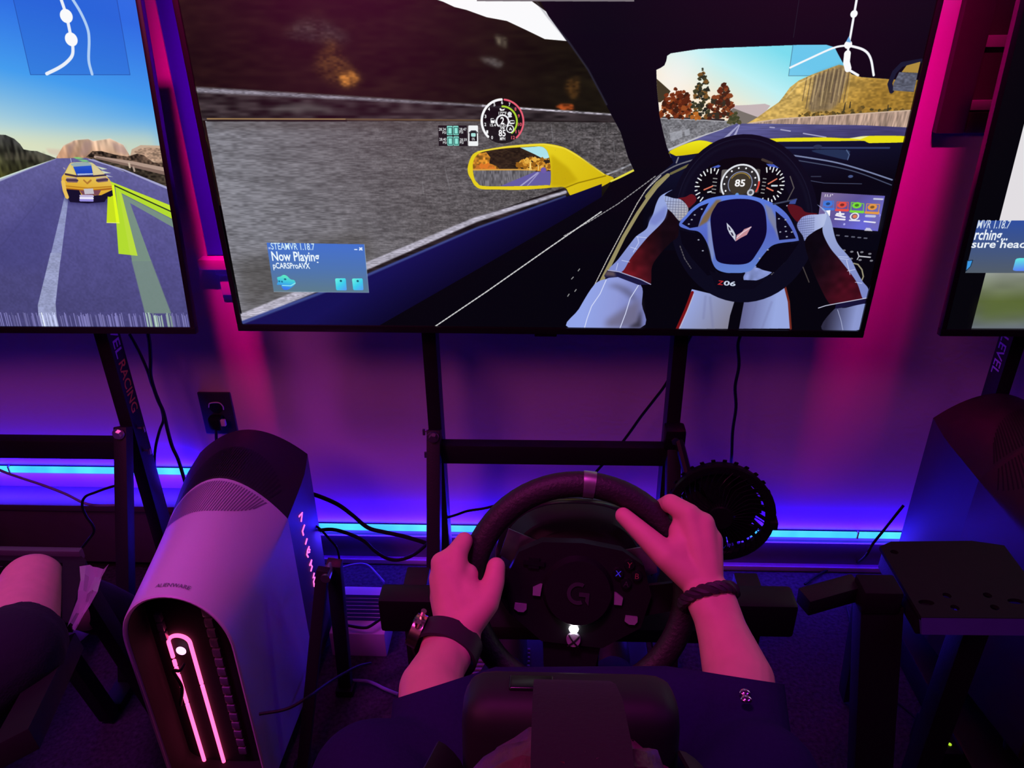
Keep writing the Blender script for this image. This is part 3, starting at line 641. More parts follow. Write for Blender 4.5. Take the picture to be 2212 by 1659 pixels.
    c.fill([(773,145),(1169,148),(1171,172),(772,169)], (120, 112, 118))
    # gauge overlay
    g = np.array((833,463)); k = (np.array((890,463)) - g)[0]
    c.disc(tuple(g), k * 1.04, (10, 9, 12), .78)
    c.arc(g, k, 225, 92, 6.5, (248, 248, 250)); c.arc(g, k, 84, -48, 5, (232, 96, 116)); c.arc(g, k * .69, 90, -50, 5, (172, 214, 52)); c.arc(g, k * .29, 225, -42, 4.5, (240, 240, 244))
    for i, q in enumerate([(804,506),(791,491),(786,471),(787,450),(797,431),(812,419),(833,414),(853,419),(869,431),(878,449),(881,471),(874,490),(862,506)]): c.ctext(str(i), q, 8.5, WHITE if i < 8 else (228, 92, 110), .62, .03)
    for s_, q, h in (('2', (833,461), 18), ('6133', (833,474), 7.5), ('RPM', (833,481), 6.5), ('85', (832,494), 17), ('MPH', (833,509), 8.5), ('177°F', (834,442), 7.5), ('15.4', (807,473), 7)): c.ctext(s_, q, h, WHITE, .58, .03)
    c.fill(rrect(*[(801,455),(810,455),(812,468),(801,468)]), WHITE); c.line([(812,459),(814,467)], 2, WHITE); c.line([(804,458),(809,458)], 4, (40, 40, 44)); c.fill([(825,430),(829,429),(832,432),(841,430),(838,435),(828,436)], WHITE)
    c.fill(rrect(*[(852,460),(867,460),(867,470),(852,471)], .3), (235, 238, 240)); c.line([(856,464),(864,464)], 4, (20, 20, 20)); c.disc((854,483), 11, (235, 238, 240)); c.disc((854,483), 8, (24, 24, 26)); c.line([(852,485),(854,480),(857,485)], 3, (235, 238, 240)); c.disc((853,444), 6, (225, 228, 232)); c.line([(849,451),(857,450)], 4, (225, 228, 232))
    c.fill([(656,474),(735,474),(735,529),(655,529)], (14, 14, 18), .86)
    for q in ([(680,475),(696,475),(695,500),(679,500)], [(697,475),(712,475),(712,500),(697,500)], [(679,503),(695,503),(695,528),(679,528)], [(697,503),(712,503),(712,528),(696,528)]):
        c.fill(rrect(*q, .08), (142, 226, 212)); cc = np.mean(np.array(q), 0); c.line([tuple(cc + (np.array(p) - cc) * .7) for p in q + q[:1]], 2, (30, 90, 84))
    for s_, q in (('28.24', (667,484)), ('28.47', (724,484)), ('28.40', (667,511)), ('28.59', (724,512))): c.ctext(s_, q, 7.5, (238, 240, 242), .52, .02)
    for q in ((672,493), (719,492), (672,520), (719,520)): c.ctext('PSI', q, 6.5, (238, 240, 242), .52, .02)
    c.fill(rrect(*[(739,474),(766,474),(765,529),(737,529)], .06), (240, 242, 244)); c.fill([(742,495),(746,489),(758,489),(762,495),(762,516),(741,516)], (18, 18, 22)); c.line([(741,493),(747,488),(758,488),(763,493)], 3, (60, 64, 70)); c.fill(rrect(*[(746,494),(759,494),(759,504),(746,504)], .2), (170, 226, 220)); c.ctext('0%', (752,510), 7, WHITE, .62, .02)
    # headset window
    c.fill([(122,812),(416,815),(414,969),(118,969)], lin((271,812), (68, 112, 205), (269,971), (94, 122, 138), (78, 116, 178))); c.line([(118,969),(414,969),(416,815)], 2, (160, 180, 200), .6)
    LT = (214, 240, 252)
    c.text('STEAMVR 1.18.7', (133,833), (265,834), 21, LT, .008); c.text('Now Playing', (130,868), (275,869), 29, (240, 250, 255), .02); c.text('pCARSProAVX', (129,893), (243,893), 18, (240, 250, 255), .02)
    for y in (172, 182, 192): c.line([SHE(148, y), SHE(178, y + 1)], 1.6, (190, 205, 245))
    c.line([(385,831),(392,831)], 3, (230, 240, 255)); c.line([(401,826),(407,832)], 4, (230, 240, 255)); c.line([(407,826),(400,832)], 4, (230, 240, 255))
    hs = sm([(136,923),(147,919),(157,914),(167,917),(177,928),(188,931),(190,941),(181,951),(166,961),(152,963),(145,953),(145,947),(132,946),(137,935)])
    c.fill(hs, lin((166,914), (98, 240, 190), (158,962), (62, 112, 240), (62, 190, 226))); c.line([(148,948),(174,949),(189,940)], 3, (150, 235, 240)); c.disc((160,928), 4, (30, 110, 130), ry=3); c.disc((141,935), 3, (30, 110, 150)); c.disc((149,936), 3, (30, 110, 150))
    for q, d in (([(315,924),(348,923),(347,963),(314,963)], (332,932)), ([(367,924),(400,923),(399,962),(367,962)], (384,932))):
        c.fill(rrect(*q, .1), lin(q[0], (110, 245, 225), q[2], (90, 150, 245), (62, 205, 235))); c.disc(d, 3.5, (20, 90, 110))
    return c.material('drive_picture')

def paint_chase():
    c = Canvas(5)
    c.fill([(0, 0), (1920, 0), (1920, 1080), (0, 1080)], lin((1650,142), (44, 106, 226), (1557,534), (206, 226, 214), (68, 156, 238)))
    c.fill([(638,486),(1997,495),(1985,571),(607,564)], (226, 222, 176), .6, 50)
    c.fill([(1574,131),(1866,135),(1866,335),(1576,332)], (36, 92, 205), .45); c.line([(1574,131),(1576,332),(1866,335),(1866,135)], 1.6, (30, 60, 140), .7)
    c.line(sl([(1708,133),(1715,183),(1716,242),(1715,265),(1708,284),(1688,301),(1662,315),(1624,330)]), 9, (235, 240, 250)); c.line(sl([(1738,134),(1757,174),(1768,214),(1766,245),(1754,296),(1756,332)]), 8, (176, 206, 244))
    c.disc((1715,183), 18, WHITE); c.disc((1716,242), 18, WHITE)
    # far hills and mesa
    c.fill([(1581,549),(1574,534),(1621,537),(1616,559)], (214, 196, 176), .8, 6)
    c.fill([(1824,555),(1832,538),(1861,526),(1926,528),(1924,585),(1828,560)], (196, 170, 146)); c.fill([(1836,545),(1859,535),(1886,533),(1925,536),(1921,585)], (170, 138, 116), .8, var=.3)
    c.fill([(1600,559),(1629,526),(1666,511),(1707,508),(1721,514),(1773,507),(1809,525),(1820,548),(1827,565),(1599,564)], lin((1707,508), (208, 176, 150), (1695,564), (186, 142, 112)), var=.2, cell=(8, 30))
    for q in ([(1695,512),(1721,515),(1697,554),(1670,554)], [(1772,513),(1813,530),(1819,555),(1786,547)], [(1639,527),(1668,515),(1644,554),(1637,559)]): c.fill(q, (160, 130, 130), .55, 8)
    c.line([(1623,529),(1667,510),(1707,507),(1721,513),(1773,507),(1809,524),(1822,550)], 5, (225, 226, 214), .7, soft=5)
    c.fill([(1690,559),(1713,542),(1739,542),(1777,552),(1815,558),(1846,550),(1866,555),(1891,575),(1926,576),(1920,611),(1774,567)], (76, 60, 50), var=.7, cell=(6, 6))
    c.fill([(633,499),(1435,494),(1461,495),(1485,506),(1499,521),(1506,536),(1527,540),(1545,541),(1565,549),(1580,554),(1599,562),(1501,590),(1407,619),(476,897)], lin((1443,504), (58, 58, 56), (1414,614), (54, 54, 24)), var=.5, cell=(8, 24))
    for x in range(60, 500, 62): c.fill([SHF(x, 350), SHF(x + 26, 355), SHF(x + 40, 440), SHF(x - 4, 440)], (122, 112, 96), .4, 6)
    # road
    c.fill([(1599,562),(1690,561),(1770,585),(1918,650),(1984,734),(1916,1154),(524,1162),(643,841),(1405,626)], lin((1642,562), (98, 95, 152), (1535,1038), (72, 69, 120), (84, 80, 140)), var=.05, cell=(6, 6))
    c.fill([(1227,896),(1531,668),(1603,614),(1604,681),(1483,896)], (60, 58, 120), .35, 40); c.line([(1323,857),(1432,760),(1534,668)], 6, (64, 62, 110), .6, soft=6)
    c.fill([(1695,561),(1774,565),(1921,606),(1923,650),(1819,608),(1745,580)], (62, 54, 44), var=.5, cell=(8, 5))
    c.line([(1717,558),(1825,575),(1925,596)], 7, (176, 150, 136), w1=12); c.line([(1722,561),(1824,584),(1923,607)], 5, (130, 106, 96), w1=10); c.line([(1816,577),(1816,588)], 6, (200, 180, 160)); c.line([(1827,588),(1828,598)], 6, (170, 150, 136))
    c.line([(1697,564),(1795,595),(1921,649)], 3, (165, 165, 205), w1=7); c.line([(1708,564),(1794,600)], 2, (150, 150, 200)); c.line([(1405,626),(1500,594),(1596,564)], 7, (165, 168, 205), w1=2, soft=2)
    c.fill([(1600,671),(1612,673),(1543,866),(1507,866)], (142, 148, 192), var=.06); c.fill([(1516,843),(1550,843),(1495,1004),(1481,1091),(1421,1091),(1435,1011)], (148, 154, 192), var=.08)
    c.line([(1642,562),(1642,572)], 2, (190, 190, 215))
    # far racing-line chevrons
    for q in ([(1650,559),(1669,559),(1684,564),(1660,564)], [(1662,566),(1689,567),(1698,572),(1677,572)], [(1682,574),(1703,574),(1708,577),(1684,578)]): c.fill(q, (130, 222, 120), .9, 3)
    for q in ([(1712,583),(1748,593),(1731,595)], [(1728,597),(1757,605),(1734,606)], [(1733,608),(1761,616),(1743,615)]): c.fill(q, (214, 226, 196) if q[0][1] < 600 else (200, 206, 210), .9)
    # car ahead
    c.fill([(1591,655),(1611,650),(1754,651),(1751,682),(1720,697),(1607,694)], (30, 26, 74), .6, 14)
    c.fill(sm([(1602,619),(1615,604),(1636,578),(1647,574),(1666,573),(1692,574),(1708,577),(1725,595),(1738,610),(1748,624),(1752,635),(1752,656),(1747,674),(1725,676),(1611,676),(1602,673),(1602,645)]), lin((1692,574), (210, 200, 150), (1675,653), (222, 170, 50), (226, 190, 84)))
    c.fill([(1638,579),(1652,574),(1692,574),(1702,579),(1701,584),(1645,585)], (150, 172, 176)); c.fill([(1645,586),(1701,583),(1701,612),(1651,613)], lin((1674,584), (40, 84, 200), (1674,612), (24, 60, 178))); c.fill([(1653,606),(1701,605),(1701,609),(1653,611)], (170, 184, 220))
    c.fill([(1615,604),(1637,582),(1646,604),(1649,615),(1615,611)], (224, 206, 130), .8); c.fill([(1704,582),(1723,595),(1737,610),(1735,615),(1702,615)], (216, 204, 160), .8)
    c.line([(1617,607),(1648,613)], 6, (70, 50, 60)); c.line([(1648,613),(1700,613),(1738,610)], 5, (60, 46, 70))
    for q in ([(1617,617),(1648,618),(1649,632),(1616,631)], [(1707,620),(1738,616),(1743,629),(1710,632)]): c.fill(rrect(*q, .1), (128, 96, 100)); c.line([tuple(np.array(q[0]) * .5 + np.array(q[3]) * .5), tuple(np.array(q[1]) * .5 + np.array(q[2]) * .5)], 6, (70, 52, 78)); c.line([q[0], q[1]], 3, (190, 170, 150))
    c.line([(1669,625),(1677,634),(1690,625)], 5, (176, 120, 50)); c.line([(1606,641),(1676,648),(1752,643)], 4, (186, 130, 36)); c.line([(1609,649),(1675,656),(1752,649)], 5, (170, 100, 30))
    c.fill([(1609,651),(1648,654),(1653,671),(1713,669),(1754,652),(1748,676),(1727,679),(1719,689),(1667,693),(1613,689),(1608,676)], (22, 16, 44)); c.fill([(1649,655),(1716,654),(1705,669),(1656,668)], (120, 72, 86))
    c.fill([(1663,650),(1692,649),(1692,665),(1663,666)], (196, 190, 200))
    for y, cl in ((850, (190, 180, 220)), (876, (236, 232, 250)), (900, (150, 140, 220))): c.line([SHF(950, y), SHF(1100, y + 2)], 7, cl, dash=(5, 3))
    c.line([(1604,630),(1603,655),(1606,673)], 12, (232, 190, 90)); c.line([(1615,589),(1618,592)], 4, (150, 140, 170))
    # racing-line arrows
    c.fill([(1776,665),(1926,746),(1923,769),(1797,692),(1830,868),(1769,868)], (124, 152, 128), .85); c.fill([(1768,866),(1830,866),(1864,1036),(1779,1036)], (124, 150, 130), .8, 2)
    c.fill([(1748,628),(1926,702),(1926,723),(1761,642),(1755,646)], (194, 226, 50)); c.line([(1759,641),(1833,677),(1927,722)], 5, (40, 50, 30))
    c.fill([(1761,644),(1927,724),(1926,744),(1776,663),(1790,852),(1731,846),(1743,751),(1752,751)], (178, 218, 48)); c.fill([(1769,656),(1777,664),(1790,852),(1767,850)], (192, 222, 72), .6)
    c.fill([(1732,673),(1740,674),(1751,669),(1752,674),(1753,751),(1713,750)], (198, 222, 32)); c.fill([(1751,640),(1759,640),(1753,751),(1743,751)], (226, 250, 30)); c.line([(1713,750),(1752,751)], 2, (240, 255, 120))
    # smeared bottom rows
    p = [(-50,1033),(1307,1028),(1926,1043)]; y0 = int(p[1][1]); n = c.rng.random(640).repeat(3)[None, :, None]
    rows = (np.arange(y0, 1080)[:, None] + 14 * c.rng.random(640).repeat(3)[None] > y0 + 18)[..., None]
    c.a[y0:] = np.where(rows & (n > .42), c.a[y0:y0 + 1] * (.75 + .5 * n) + 46 * n, c.a[y0:])
    return c.material('chase_picture')

def paint_desktop():
    c = Canvas(9)
    c.fill([(0, 0), (1920, 0), (1920, 1080), (0, 1080)], (5, 5, 10))
    x = (76,749)[0]; y1 = (76,749)[1]
    c.fill([(x, -5), (1925, -5), (1925, y1), (x, y1)], (226, 222, 226))
    q = [(74,904),(76,1078)]; a, b = q[0][1], 1078
    c.fill([(x, a), (1925, a), (1925, b), (x, b)], lin((0, a), (140, 146, 138), (0, b), (104, 112, 122), (92, 104, 62)), var=.08, cell=(60, 20))
    for t in range(8): c.fill([(x + 8 + t * 220, a + 90), (x + 200 + t * 220, a + 70), (x + 230 + t * 220, a + 130), (x + 20 + t * 200, a + 150)], (84, 100, 40), .6, 40)
    c.fill([(x, a + 170), (1925, a + 170), (1925, b), (x, b)], (102, 108, 120), .8, 20)
    g = [(17,749),(17,903)]; c.fill([(g[0][0], y1), (1925, y1), (1925, a), (g[1][0], a)], lin((0, y1), (48, 78, 158), (0, a), (82, 92, 104)))
    c.text('MVR 1.18.7', (18,771), (110,772), 24, (210, 222, 236), .012, skew=.0); c.text('rching...', (18,804), (113,806), 30, (240, 246, 250), .02); c.text('sure headset can see', (16,828), ((16,828)[0] + 330, (16,828)[1] + 1), 22, (236, 242, 248), .02)
    q = [(17,898),(14,867),(29,865),(27,884)]; c.fill(q, (60, 150, 225)); c.line(q + q[:1], 2, (20, 40, 60))
    q = [(151,859),(155,898)]; c.fill(rrect(q[0], (q[0][0] + 88, q[0][1]), (q[0][0] + 88, q[1][1]), (q[0][0], q[1][1])), lin(q[0], (100, 235, 225), q[1], (90, 130, 240))); c.disc((q[0][0] + 44, q[0][1] + 20), 5, (30, 80, 110))
    return c.material('desktop_picture')

SCREENS = [('middle', (-.600, 1.381, .807), -1.7, .4, paint_drive, 'middle television showing a yellow car cockpit and a grey roadside wall'),
           ('left', (-1.906, 1.381, .800), 6.3, 0, paint_chase, 'left television showing a yellow car on an open road under blue sky'),
           ('right', (.762, 1.381, .803), 2.6, 0, paint_desktop, 'right television with a pale desktop and a headset searching message')]
for key, bl, tl, ro, paint, label in SCREENS:
    up = Vector((math.sin(R(ro)), math.sin(R(tl)), math.cos(R(tl)))).normalized(); rt = Vector((math.cos(R(ro)), 0, -math.sin(R(ro)))); bk = -(rt.cross(up)) * -1
    bk = up.cross(rt); bk = bk if bk.y > 0 else -bk
    m = Matrix((rt, bk, up)).transposed().to_4x4(); m.translation = Vector(bl)
    t = thing('television', m @ Vector((.6, .03, -.012)), label, 'television', 'wall of three televisions')
    w, h, e = 1.2, .676, .010
    MB().mesh_data([(0, 0, 0), (w, 0, 0), (w, 0, h), (0, 0, h)], [(0, 1, 2, 3)], m).build('screen', paint(), t)
    s = [o for o in COL.objects if o.parent == t][-1]; uv = s.data.uv_layers.new(name='picture')
    inv = m.inverted()
    for lp in s.data.loops:
        p = inv @ (s.data.vertices[lp.vertex_index].co + world_loc(t)); uv.data[lp.index].uv = (p.x / w, p.z / h)
    for lo, hi in (((-e, -.004, -.014), (w + e, .010, 0)), ((-e, -.004, h), (w + e, .010, h + e)), ((-e, -.004, 0), (0, .010, h)), ((w, -.004, 0), (w + e, .010, h))):
        MB().box(lo, hi, .0015, m).build('bezel', 'bezel', t)
    MB().box((-e + .001, .004, -.013), (w + e - .001, .012, h + e - .001), .001, m).box((.12, .010, .03), (w - .12, .030, h - .06), .008, m).build('back_cover', 'black', t)
    MB().box((w / 2 - .022, -.002, -.020), (w / 2 + .022, .016, -.012), .002, m).build('sensor_bump', 'black_gloss', t)

# ---------------------------------------------------------------- blue LED strips along the wall, with their own light
def led_material():
    m = mat('led_diffuser', (0.3, 0.7, 1.0), 0.5); nt = m.node_tree; b = nt.nodes['Principled BSDF']
    tc = nt.nodes.new('ShaderNodeTexCoord'); mp = nt.nodes.new('ShaderNodeMapping'); mp.inputs['Scale'].default_value = (9, 0, 0)
    nz = nt.nodes.new('ShaderNodeTexNoise'); nz.inputs['Scale'].default_value = 1.0
    cr = nt.nodes.new('ShaderNodeValToRGB'); cr.color_ramp.elements[0].position = .35; cr.color_ramp.elements[1].position = .65
    cr.color_ramp.elements[0].color = (0.03, 0.46, 1.0, 1); cr.color_ramp.elements[1].color = (0.08, 0.78, 1.0, 1)
    nt.links.new(tc.outputs['Object'], mp.inputs[0]); nt.links.new(mp.outputs[0], nz.inputs['Vector']); nt.links.new(nz.outputs[0], cr.inputs[0])
    nt.links.new(cr.outputs[0], b.inputs['Emission Color']); b.inputs['Emission Strength'].default_value = 1.15
    return m
M['led'] = led_material()
def led_strip(x0, x1, z, label, gaps=(), down=.15):
    t = thing('led_strip', ((x0 + x1) / 2, WY - .002, z), label, 'light strip', 'LED strips along the wall')
    MB().box((x0, WY - .003, z - .010), (x1, WY + .0005, z + .010)).build('backing_tape', 'black', t)
    xs = [x0] + [g for g in gaps] + [x1]
    for a, b in zip(xs, xs[1:]): MB().box((a + .003, WY - .009, z - .009), (b - .003, WY - .003, z + .009), .002).build('diffuser', 'led', t)
    for g in gaps: MB().box((g - .002, WY - .010, z - .011), (g + .002, WY - .002, z + .011), .001).build('clip', 'red_tag', t)
    d = (x1 - x0)
    area('led_wall_glow', ((x0 + x1) / 2, WY - .013, z + .013), ((x0 + x1) / 2, WY + .003, z + .08), d, .006, (0.012, 0.0, 1.0), GLOW * d)
    area('led_under_glow', ((x0 + x1) / 2, WY - .016, z - .013), ((x0 + x1) / 2, WY + .003, z - .08), d, .006, (0.03, 0.0, 1.0), GLOW * d * down)
    area('led_room_glow', ((x0 + x1) / 2, WY - .011, z - .0125), ((x0 + x1) / 2, WY - 1, z - .25), d, .004, (0.07, 0.008, 1.0), ROOMGLOW * d)
GLOW, ROOMGLOW = 2.8, 2.0
zl = (-1.183,1.632,.280)[2]; zr = (-.466,1.632,.107)[2]
led_strip(-2.3, -0.90, zl, 'short glowing blue light strip on the wall above the grey heater cover', ((-1.409,1.632,.276)[0],), .6)
led_strip(-0.72, 2.2, zr, 'long glowing blue light strip on the wall above the baseboard', ((.818,1.632,.100)[0],))

# ---------------------------------------------------------------- television stands
def stand(xl, xr, label, bare=None):
    t = thing('television_stand', ((xl + xr) / 2, 1.36, 0), label, 'stand', 'television stands')
    for x in (xl, xr):
        uy = 1.47 if bare is None else 1.515
        MB().bar((x, uy, 0.0), (x, uy, 1.04), .030, .048, bev=.003).build('upright', 'tube', t)
        if x == bare: MB().box((x - .022, 1.492, 0), (x + .022, 1.60, .022), .006).build('foot', 'tube', t); continue
        MB().bar((x, 1.435, .535), (x, 1.19, .012), .030, .030, bev=.003).build('front_leg', 'tube', t)
        MB().box((x - .022, 1.12, 0.0), (x + .022, 1.52, .022), .006).build('foot', 'tube', t)
        b = MB(); b.cyl((x, 1.425, .530), (x, 1.402, .530), .0085, seg=6); b.cyl((x, 1.413, .530), (x, 1.409, .530), .013, seg=16); b.build('bolt', 'steel', t)
        s = 1 if x < 0.4 and x == xr else -1
        for z in (.515, .455):
            c = MB(); c.cyl((x + s * .013, 1.462, z), (x + s * .030, 1.462, z), .003, seg=8); c.box((x + s * .028 - .003, 1.459, z - .010), (x + s * .028 + .003, 1.465, z + .004), .001); c.build('wing_bolt', 'steel', t)
    cy = 1.425 if bare is None else 1.500
    MB().box((xl + .012, cy, .452), (xr - .012, cy + .030, .500), .004).build('crossbar', 'tube', t)
    for z in (.90, .985): MB().box((xl - .04, 1.4395, z), (xr + .04, uy - .0235, z + .035), .002).build('mount_rail', 'tube', t)
    return t
stand(-.242, .277, 'black A-leg television stand in the middle with a crossbar below the screen')
sl = stand(-1.47, -.938, 'black television stand on the left with lettering down its upright')
sr = stand(.978, 1.50, 'black television stand on the far right behind the dark tower', .978)
def side_word(parent, word, x, z_top, z_bot, side, m, h=.016):
    v, f, wd = text_mesh(word, .01); k = (z_top - z_bot) / wd
    w = MB(); yc = 1.470 if side > 0 else 1.515
    pts = [(x + side * .0157, yc + side * (.35 - p[1]) * h / .7 * -1 * -1, z_top - p[0] * k) for p in v]
    pts = [(q[0], yc + (p[1] - .35) * h / .7 * side, q[2]) for p, q in zip(v, pts)]
    w.mesh_data(pts, f); w.build('lettering', m, parent)
side_word(sl, 'NEXT', -.938, .90, .825, 1, 'white_print', .026); side_word(sl, 'LEVEL', -.938, .805, .690, 1, 'white_print', .026); side_word(sl, 'RACING', -.938, .680, .555, 1, 'orange_print', .026)
side_word(sr, 'NEXT LEVEL', .978, .830, .640, -1, 'white_print', .026)

# ---------------------------------------------------------------- desktop towers
S = .91
CX0, CX1 = -.669 * S, -.698 * S
Y0, YS, Y1 = 1.005 * S, 1.322 * S, 1.530 * S
up = lambda z: 1.4 - S * (1.4 - z)
def sec(y):
    t = (y - Y0) / (Y1 - Y0); cx = CX0 + (CX1 - CX0) * t; a = .104 + .038 * min(1, t * 1.15)
    zc = .315 + .095 * t; zt = .448 + .040 * min(1, t * 1.25)
    if t > .72: k = (t - .72) / .28; zt -= .014 * k * k; zc -= .004 * k; a -= .010 * k * k
    return t, cx, a * S, up(zc), up(zt)
def shell_z(x, y):
    t, cx, a, zc, zt = sec(y); s = min(1, abs((x - cx) / a)); e = math.sqrt(max(0, 1 - s ** 2.2)); p = 1 - s ** 1.9; k = min(1, t * 1.6)
    return zc + (zt - zc) * (e * (1 - k) + p * k)
def section(y, inset=0.0, n=56):
    t, cx, a, zc, zt = sec(y); a -= inset; out = []; k = min(1, t * 1.6)
    for i in range(n // 2 + 1):
        th = math.pi * i / (n // 2); s = math.cos(th); e = math.sin(th) ** .9; p = 1 - abs(s) ** 1.9
        out.append((cx + a * s, y, zc + (zt - inset - zc) * (e * (1 - k) + p * k)))
    zb, rb = .018 + inset, .022 * (1 - t) + .02
    for i in range(1, n // 2):
        th = math.pi + math.pi * i / (n // 2)
        out.append((cx + a * math.copysign(abs(math.cos(th)) ** .75, math.cos(th)), y, zb + rb - rb * abs(math.sin(th)) ** .75))
    return out
def tower(label):
    t = thing('desktop_tower', (CX0, 1.23, 0), label, 'computer', 'desktop towers')
    ys = [Y0 + (YS - Y0) * i / 10 for i in range(11)]
    sh = MB().loft([section(Y0 + .003, .008), section(Y0 - .002, .005), section(Y0 - .003, .002)] + [section(y) for y in ys], False, True).build('shell', 'shell_white', t, smooth_deg=24)
    rec = MB(); rec.loft([section(Y0 + .002, .0085), section(Y0 + .070, .014)], False, True).build('front_recess', 'vent_black', t)
    MB().loft([section(YS + .0005, .001)] + [section(YS + (Y1 - YS) * i / 6, .001) for i in range(1, 7)] + [section(Y1 + .004, .012)], True, True).build('rear_cap', 'cap', t, smooth_deg=24)
    for x in (CX0 - .065, CX0 + .065):
        for y in (.968, 1.28): MB().cyl((x, y, 0), (x, y, .028), .014, .018, 14).build('foot', 'black', t)
    # slot fields over the seam, white side and black side
    for name, m, ya, sg in (('vent_slots', 'vent', YS - .008, -1), ('rear_vent_slots', 'vent_black', YS + .006, 1)):
        v = MB(); N = 40
        for i in range(N):
            s = -.80 + 1.52 * i / (N - 1); _, cx, a, _, _ = sec(ya)
            L = (.085 if sg < 0 else .095) * max(.12, (1 - abs((s + .04) / .84) ** 2.6)) ** .6; x = cx + a * s; rows = []
            for j in range(6):
                y = ya + sg * L * j / 5; xx = x + sg * .012 * j / 5
                rows.append([(xx - .0011, y, shell_z(xx - .0011, y) + .0007), (xx + .0011, y, shell_z(xx + .0011, y) + .0007)])
            v.loft(rows, False, False, closed=False)
        v.build(name, m, t, kind='stuff')
    # lit stadium line, power button and grilles on the recessed front
    yb = Y0 + .068; p0 = (-.652,.976,.358); xr = .0196; z0 = p0[2] - .0; xc = p0[0]
    arc = [(xc + xr * math.cos(a), yb - .002, z0 + xr * .9 * math.sin(a)) for a in np.linspace(0, math.pi, 9)]
    right = MB().tube([(xc + xr, yb - .002, z) for z in (.2552, .308, z0 - .01)] + arc + [(xc - xr, yb - .002, z) for z in (z0 - .01, .344, .3217)], .0036, 8, 3); right.build('light_line', 'ring', t)
    MB().tube([(xc + xr, yb - .002, .035), (xc + xr, yb - .002, .2498)], .0036, 8, 1).build('light_line', 'ring', t)
    for a, b in ((.3135, .3007), (.2953, .2807), (.2752, .2034), (.1988, .035)): MB().tube([(xc - xr, yb - .002, a), (xc - xr, yb - .002, b)], .0036, 8, 1).build('light_line', 'ring', t)
    q = (-.649,.974,.345); MB().ball(q, .0092, (1, .35, 1.05), 16).build('power_button', 'power_lit', t)
    for k in range(16):
        z = .435 - .024 * k
        MB().box((xc + .058, yb - .008, z - .0095), (xc + .074, yb - .0005, z + .0095), .003).build('grille_cell', 'mesh_grey', t)
    for k in range(3): MB().box((xc - .028, yb - .010, z0 + .012 + .022 * k), (xc - .016, yb - .0005, z0 + .030 + .022 * k), .002).build('grille_cell', 'mesh_grey', t)
    MB().tube([(xc + .006, yb - .012, .318), (xc - .002, yb - .020, .308), (xc - .020, yb - .012, .296), (xc - .012, yb - .014, .258), (xc - .028, yb - .01, .205)], .003, 8).build('front_cable', 'cable', t)
    # dark name on the lip of the shell
    v, f, wd = text_mesh('ALIENWARE', .0); k = .0565 / wd; x0 = (-.633,.937,.523)[0]
    MB().mesh_data([(x0 + p[0] * k, Y0 + .016 + p[1] * k * 1.1, shell_z(x0 + p[0] * k, Y0 + .016 + p[1] * k * 1.1) + .0012) for p in v], f).build('logo', 'logo_print', t)
    # lit letters down the flank of the rear cap
    strokes = [[(-.505,1.257,.430),(-.505,1.277,.425),(-.505,1.263,.412)], [(-.505,1.278,.392),(-.505,1.261,.389),(-.505,1.263,.377)], [(-.505,1.279,.355),(-.505,1.265,.351)],
               [(-.505,1.283,.330),(-.505,1.270,.330),(-.505,1.263,.325),(-.505,1.268,.314)], [(-.505,1.278,.329),(-.505,1.284,.320)], [(-.505,1.271,.324),(-.505,1.281,.317)],
               [(-.505,1.268,.291),(-.505,1.284,.292),(-.505,1.275,.288),(-.505,1.281,.277),(-.505,1.269,.274)], [(-.505,1.286,.254),(-.505,1.275,.250),(-.505,1.286,.242),(-.505,1.274,.240),(-.505,1.273,.228),(-.505,1.284,.227)],
               [(-.505,1.286,.211),(-.505,1.293,.194),(-.505,1.280,.198)], [(-.505,1.285,.177),(-.505,1.270,.177),(-.505,1.282,.155)], [(-.505,1.289,.137),(-.505,1.275,.136),(-.505,1.276,.120)], [(-.505,1.286,.139),(-.505,1.291,.126)], [(-.505,1.279,.132),(-.505,1.289,.122)]]
    for ks in ((0,), (1,), (2,), (3, 4, 5), (6,), (7,), (8,), (9,), (10, 11, 12)):
        L = MB()
        for q in ks: L.tube(strokes[q], .0020, 6, 1)
        L.build('lit_letter', 'letter_lit', t)
    return t
tw = tower('white desktop tower with a glowing red front line beside the left television stand')
dk = copy_thing(tw, (1.584, .068, .066), 'dark desktop tower at the right edge in front of the wall')
for o in [x for x in COL.objects if x.parent == dk]:
    nm = o.name.split('.')[0]
    if nm in ('light_line', 'power_button', 'lit_letter', 'logo', 'front_cable'): bpy.data.objects.remove(o); continue
    swap = {'shell': 'shell_dark', 'vent_slots': 'vent_black', 'grille_cell': 'black'}.get(nm)
    if swap: o.data = o.data.copy(); o.data.materials[0] = M[swap]
u = thing('backup_power_unit', (.945, 1.20, 0), 'low black vented power unit under the dark tower', 'power unit')
MB().box((.815, .975, 0), (1.085, 1.462, .0655), .006).build('casing', 'black', u)
MB().box((.95, .971, .015), (1.06, .976, .05), .002).build('vent_panel', 'vent_black', u)

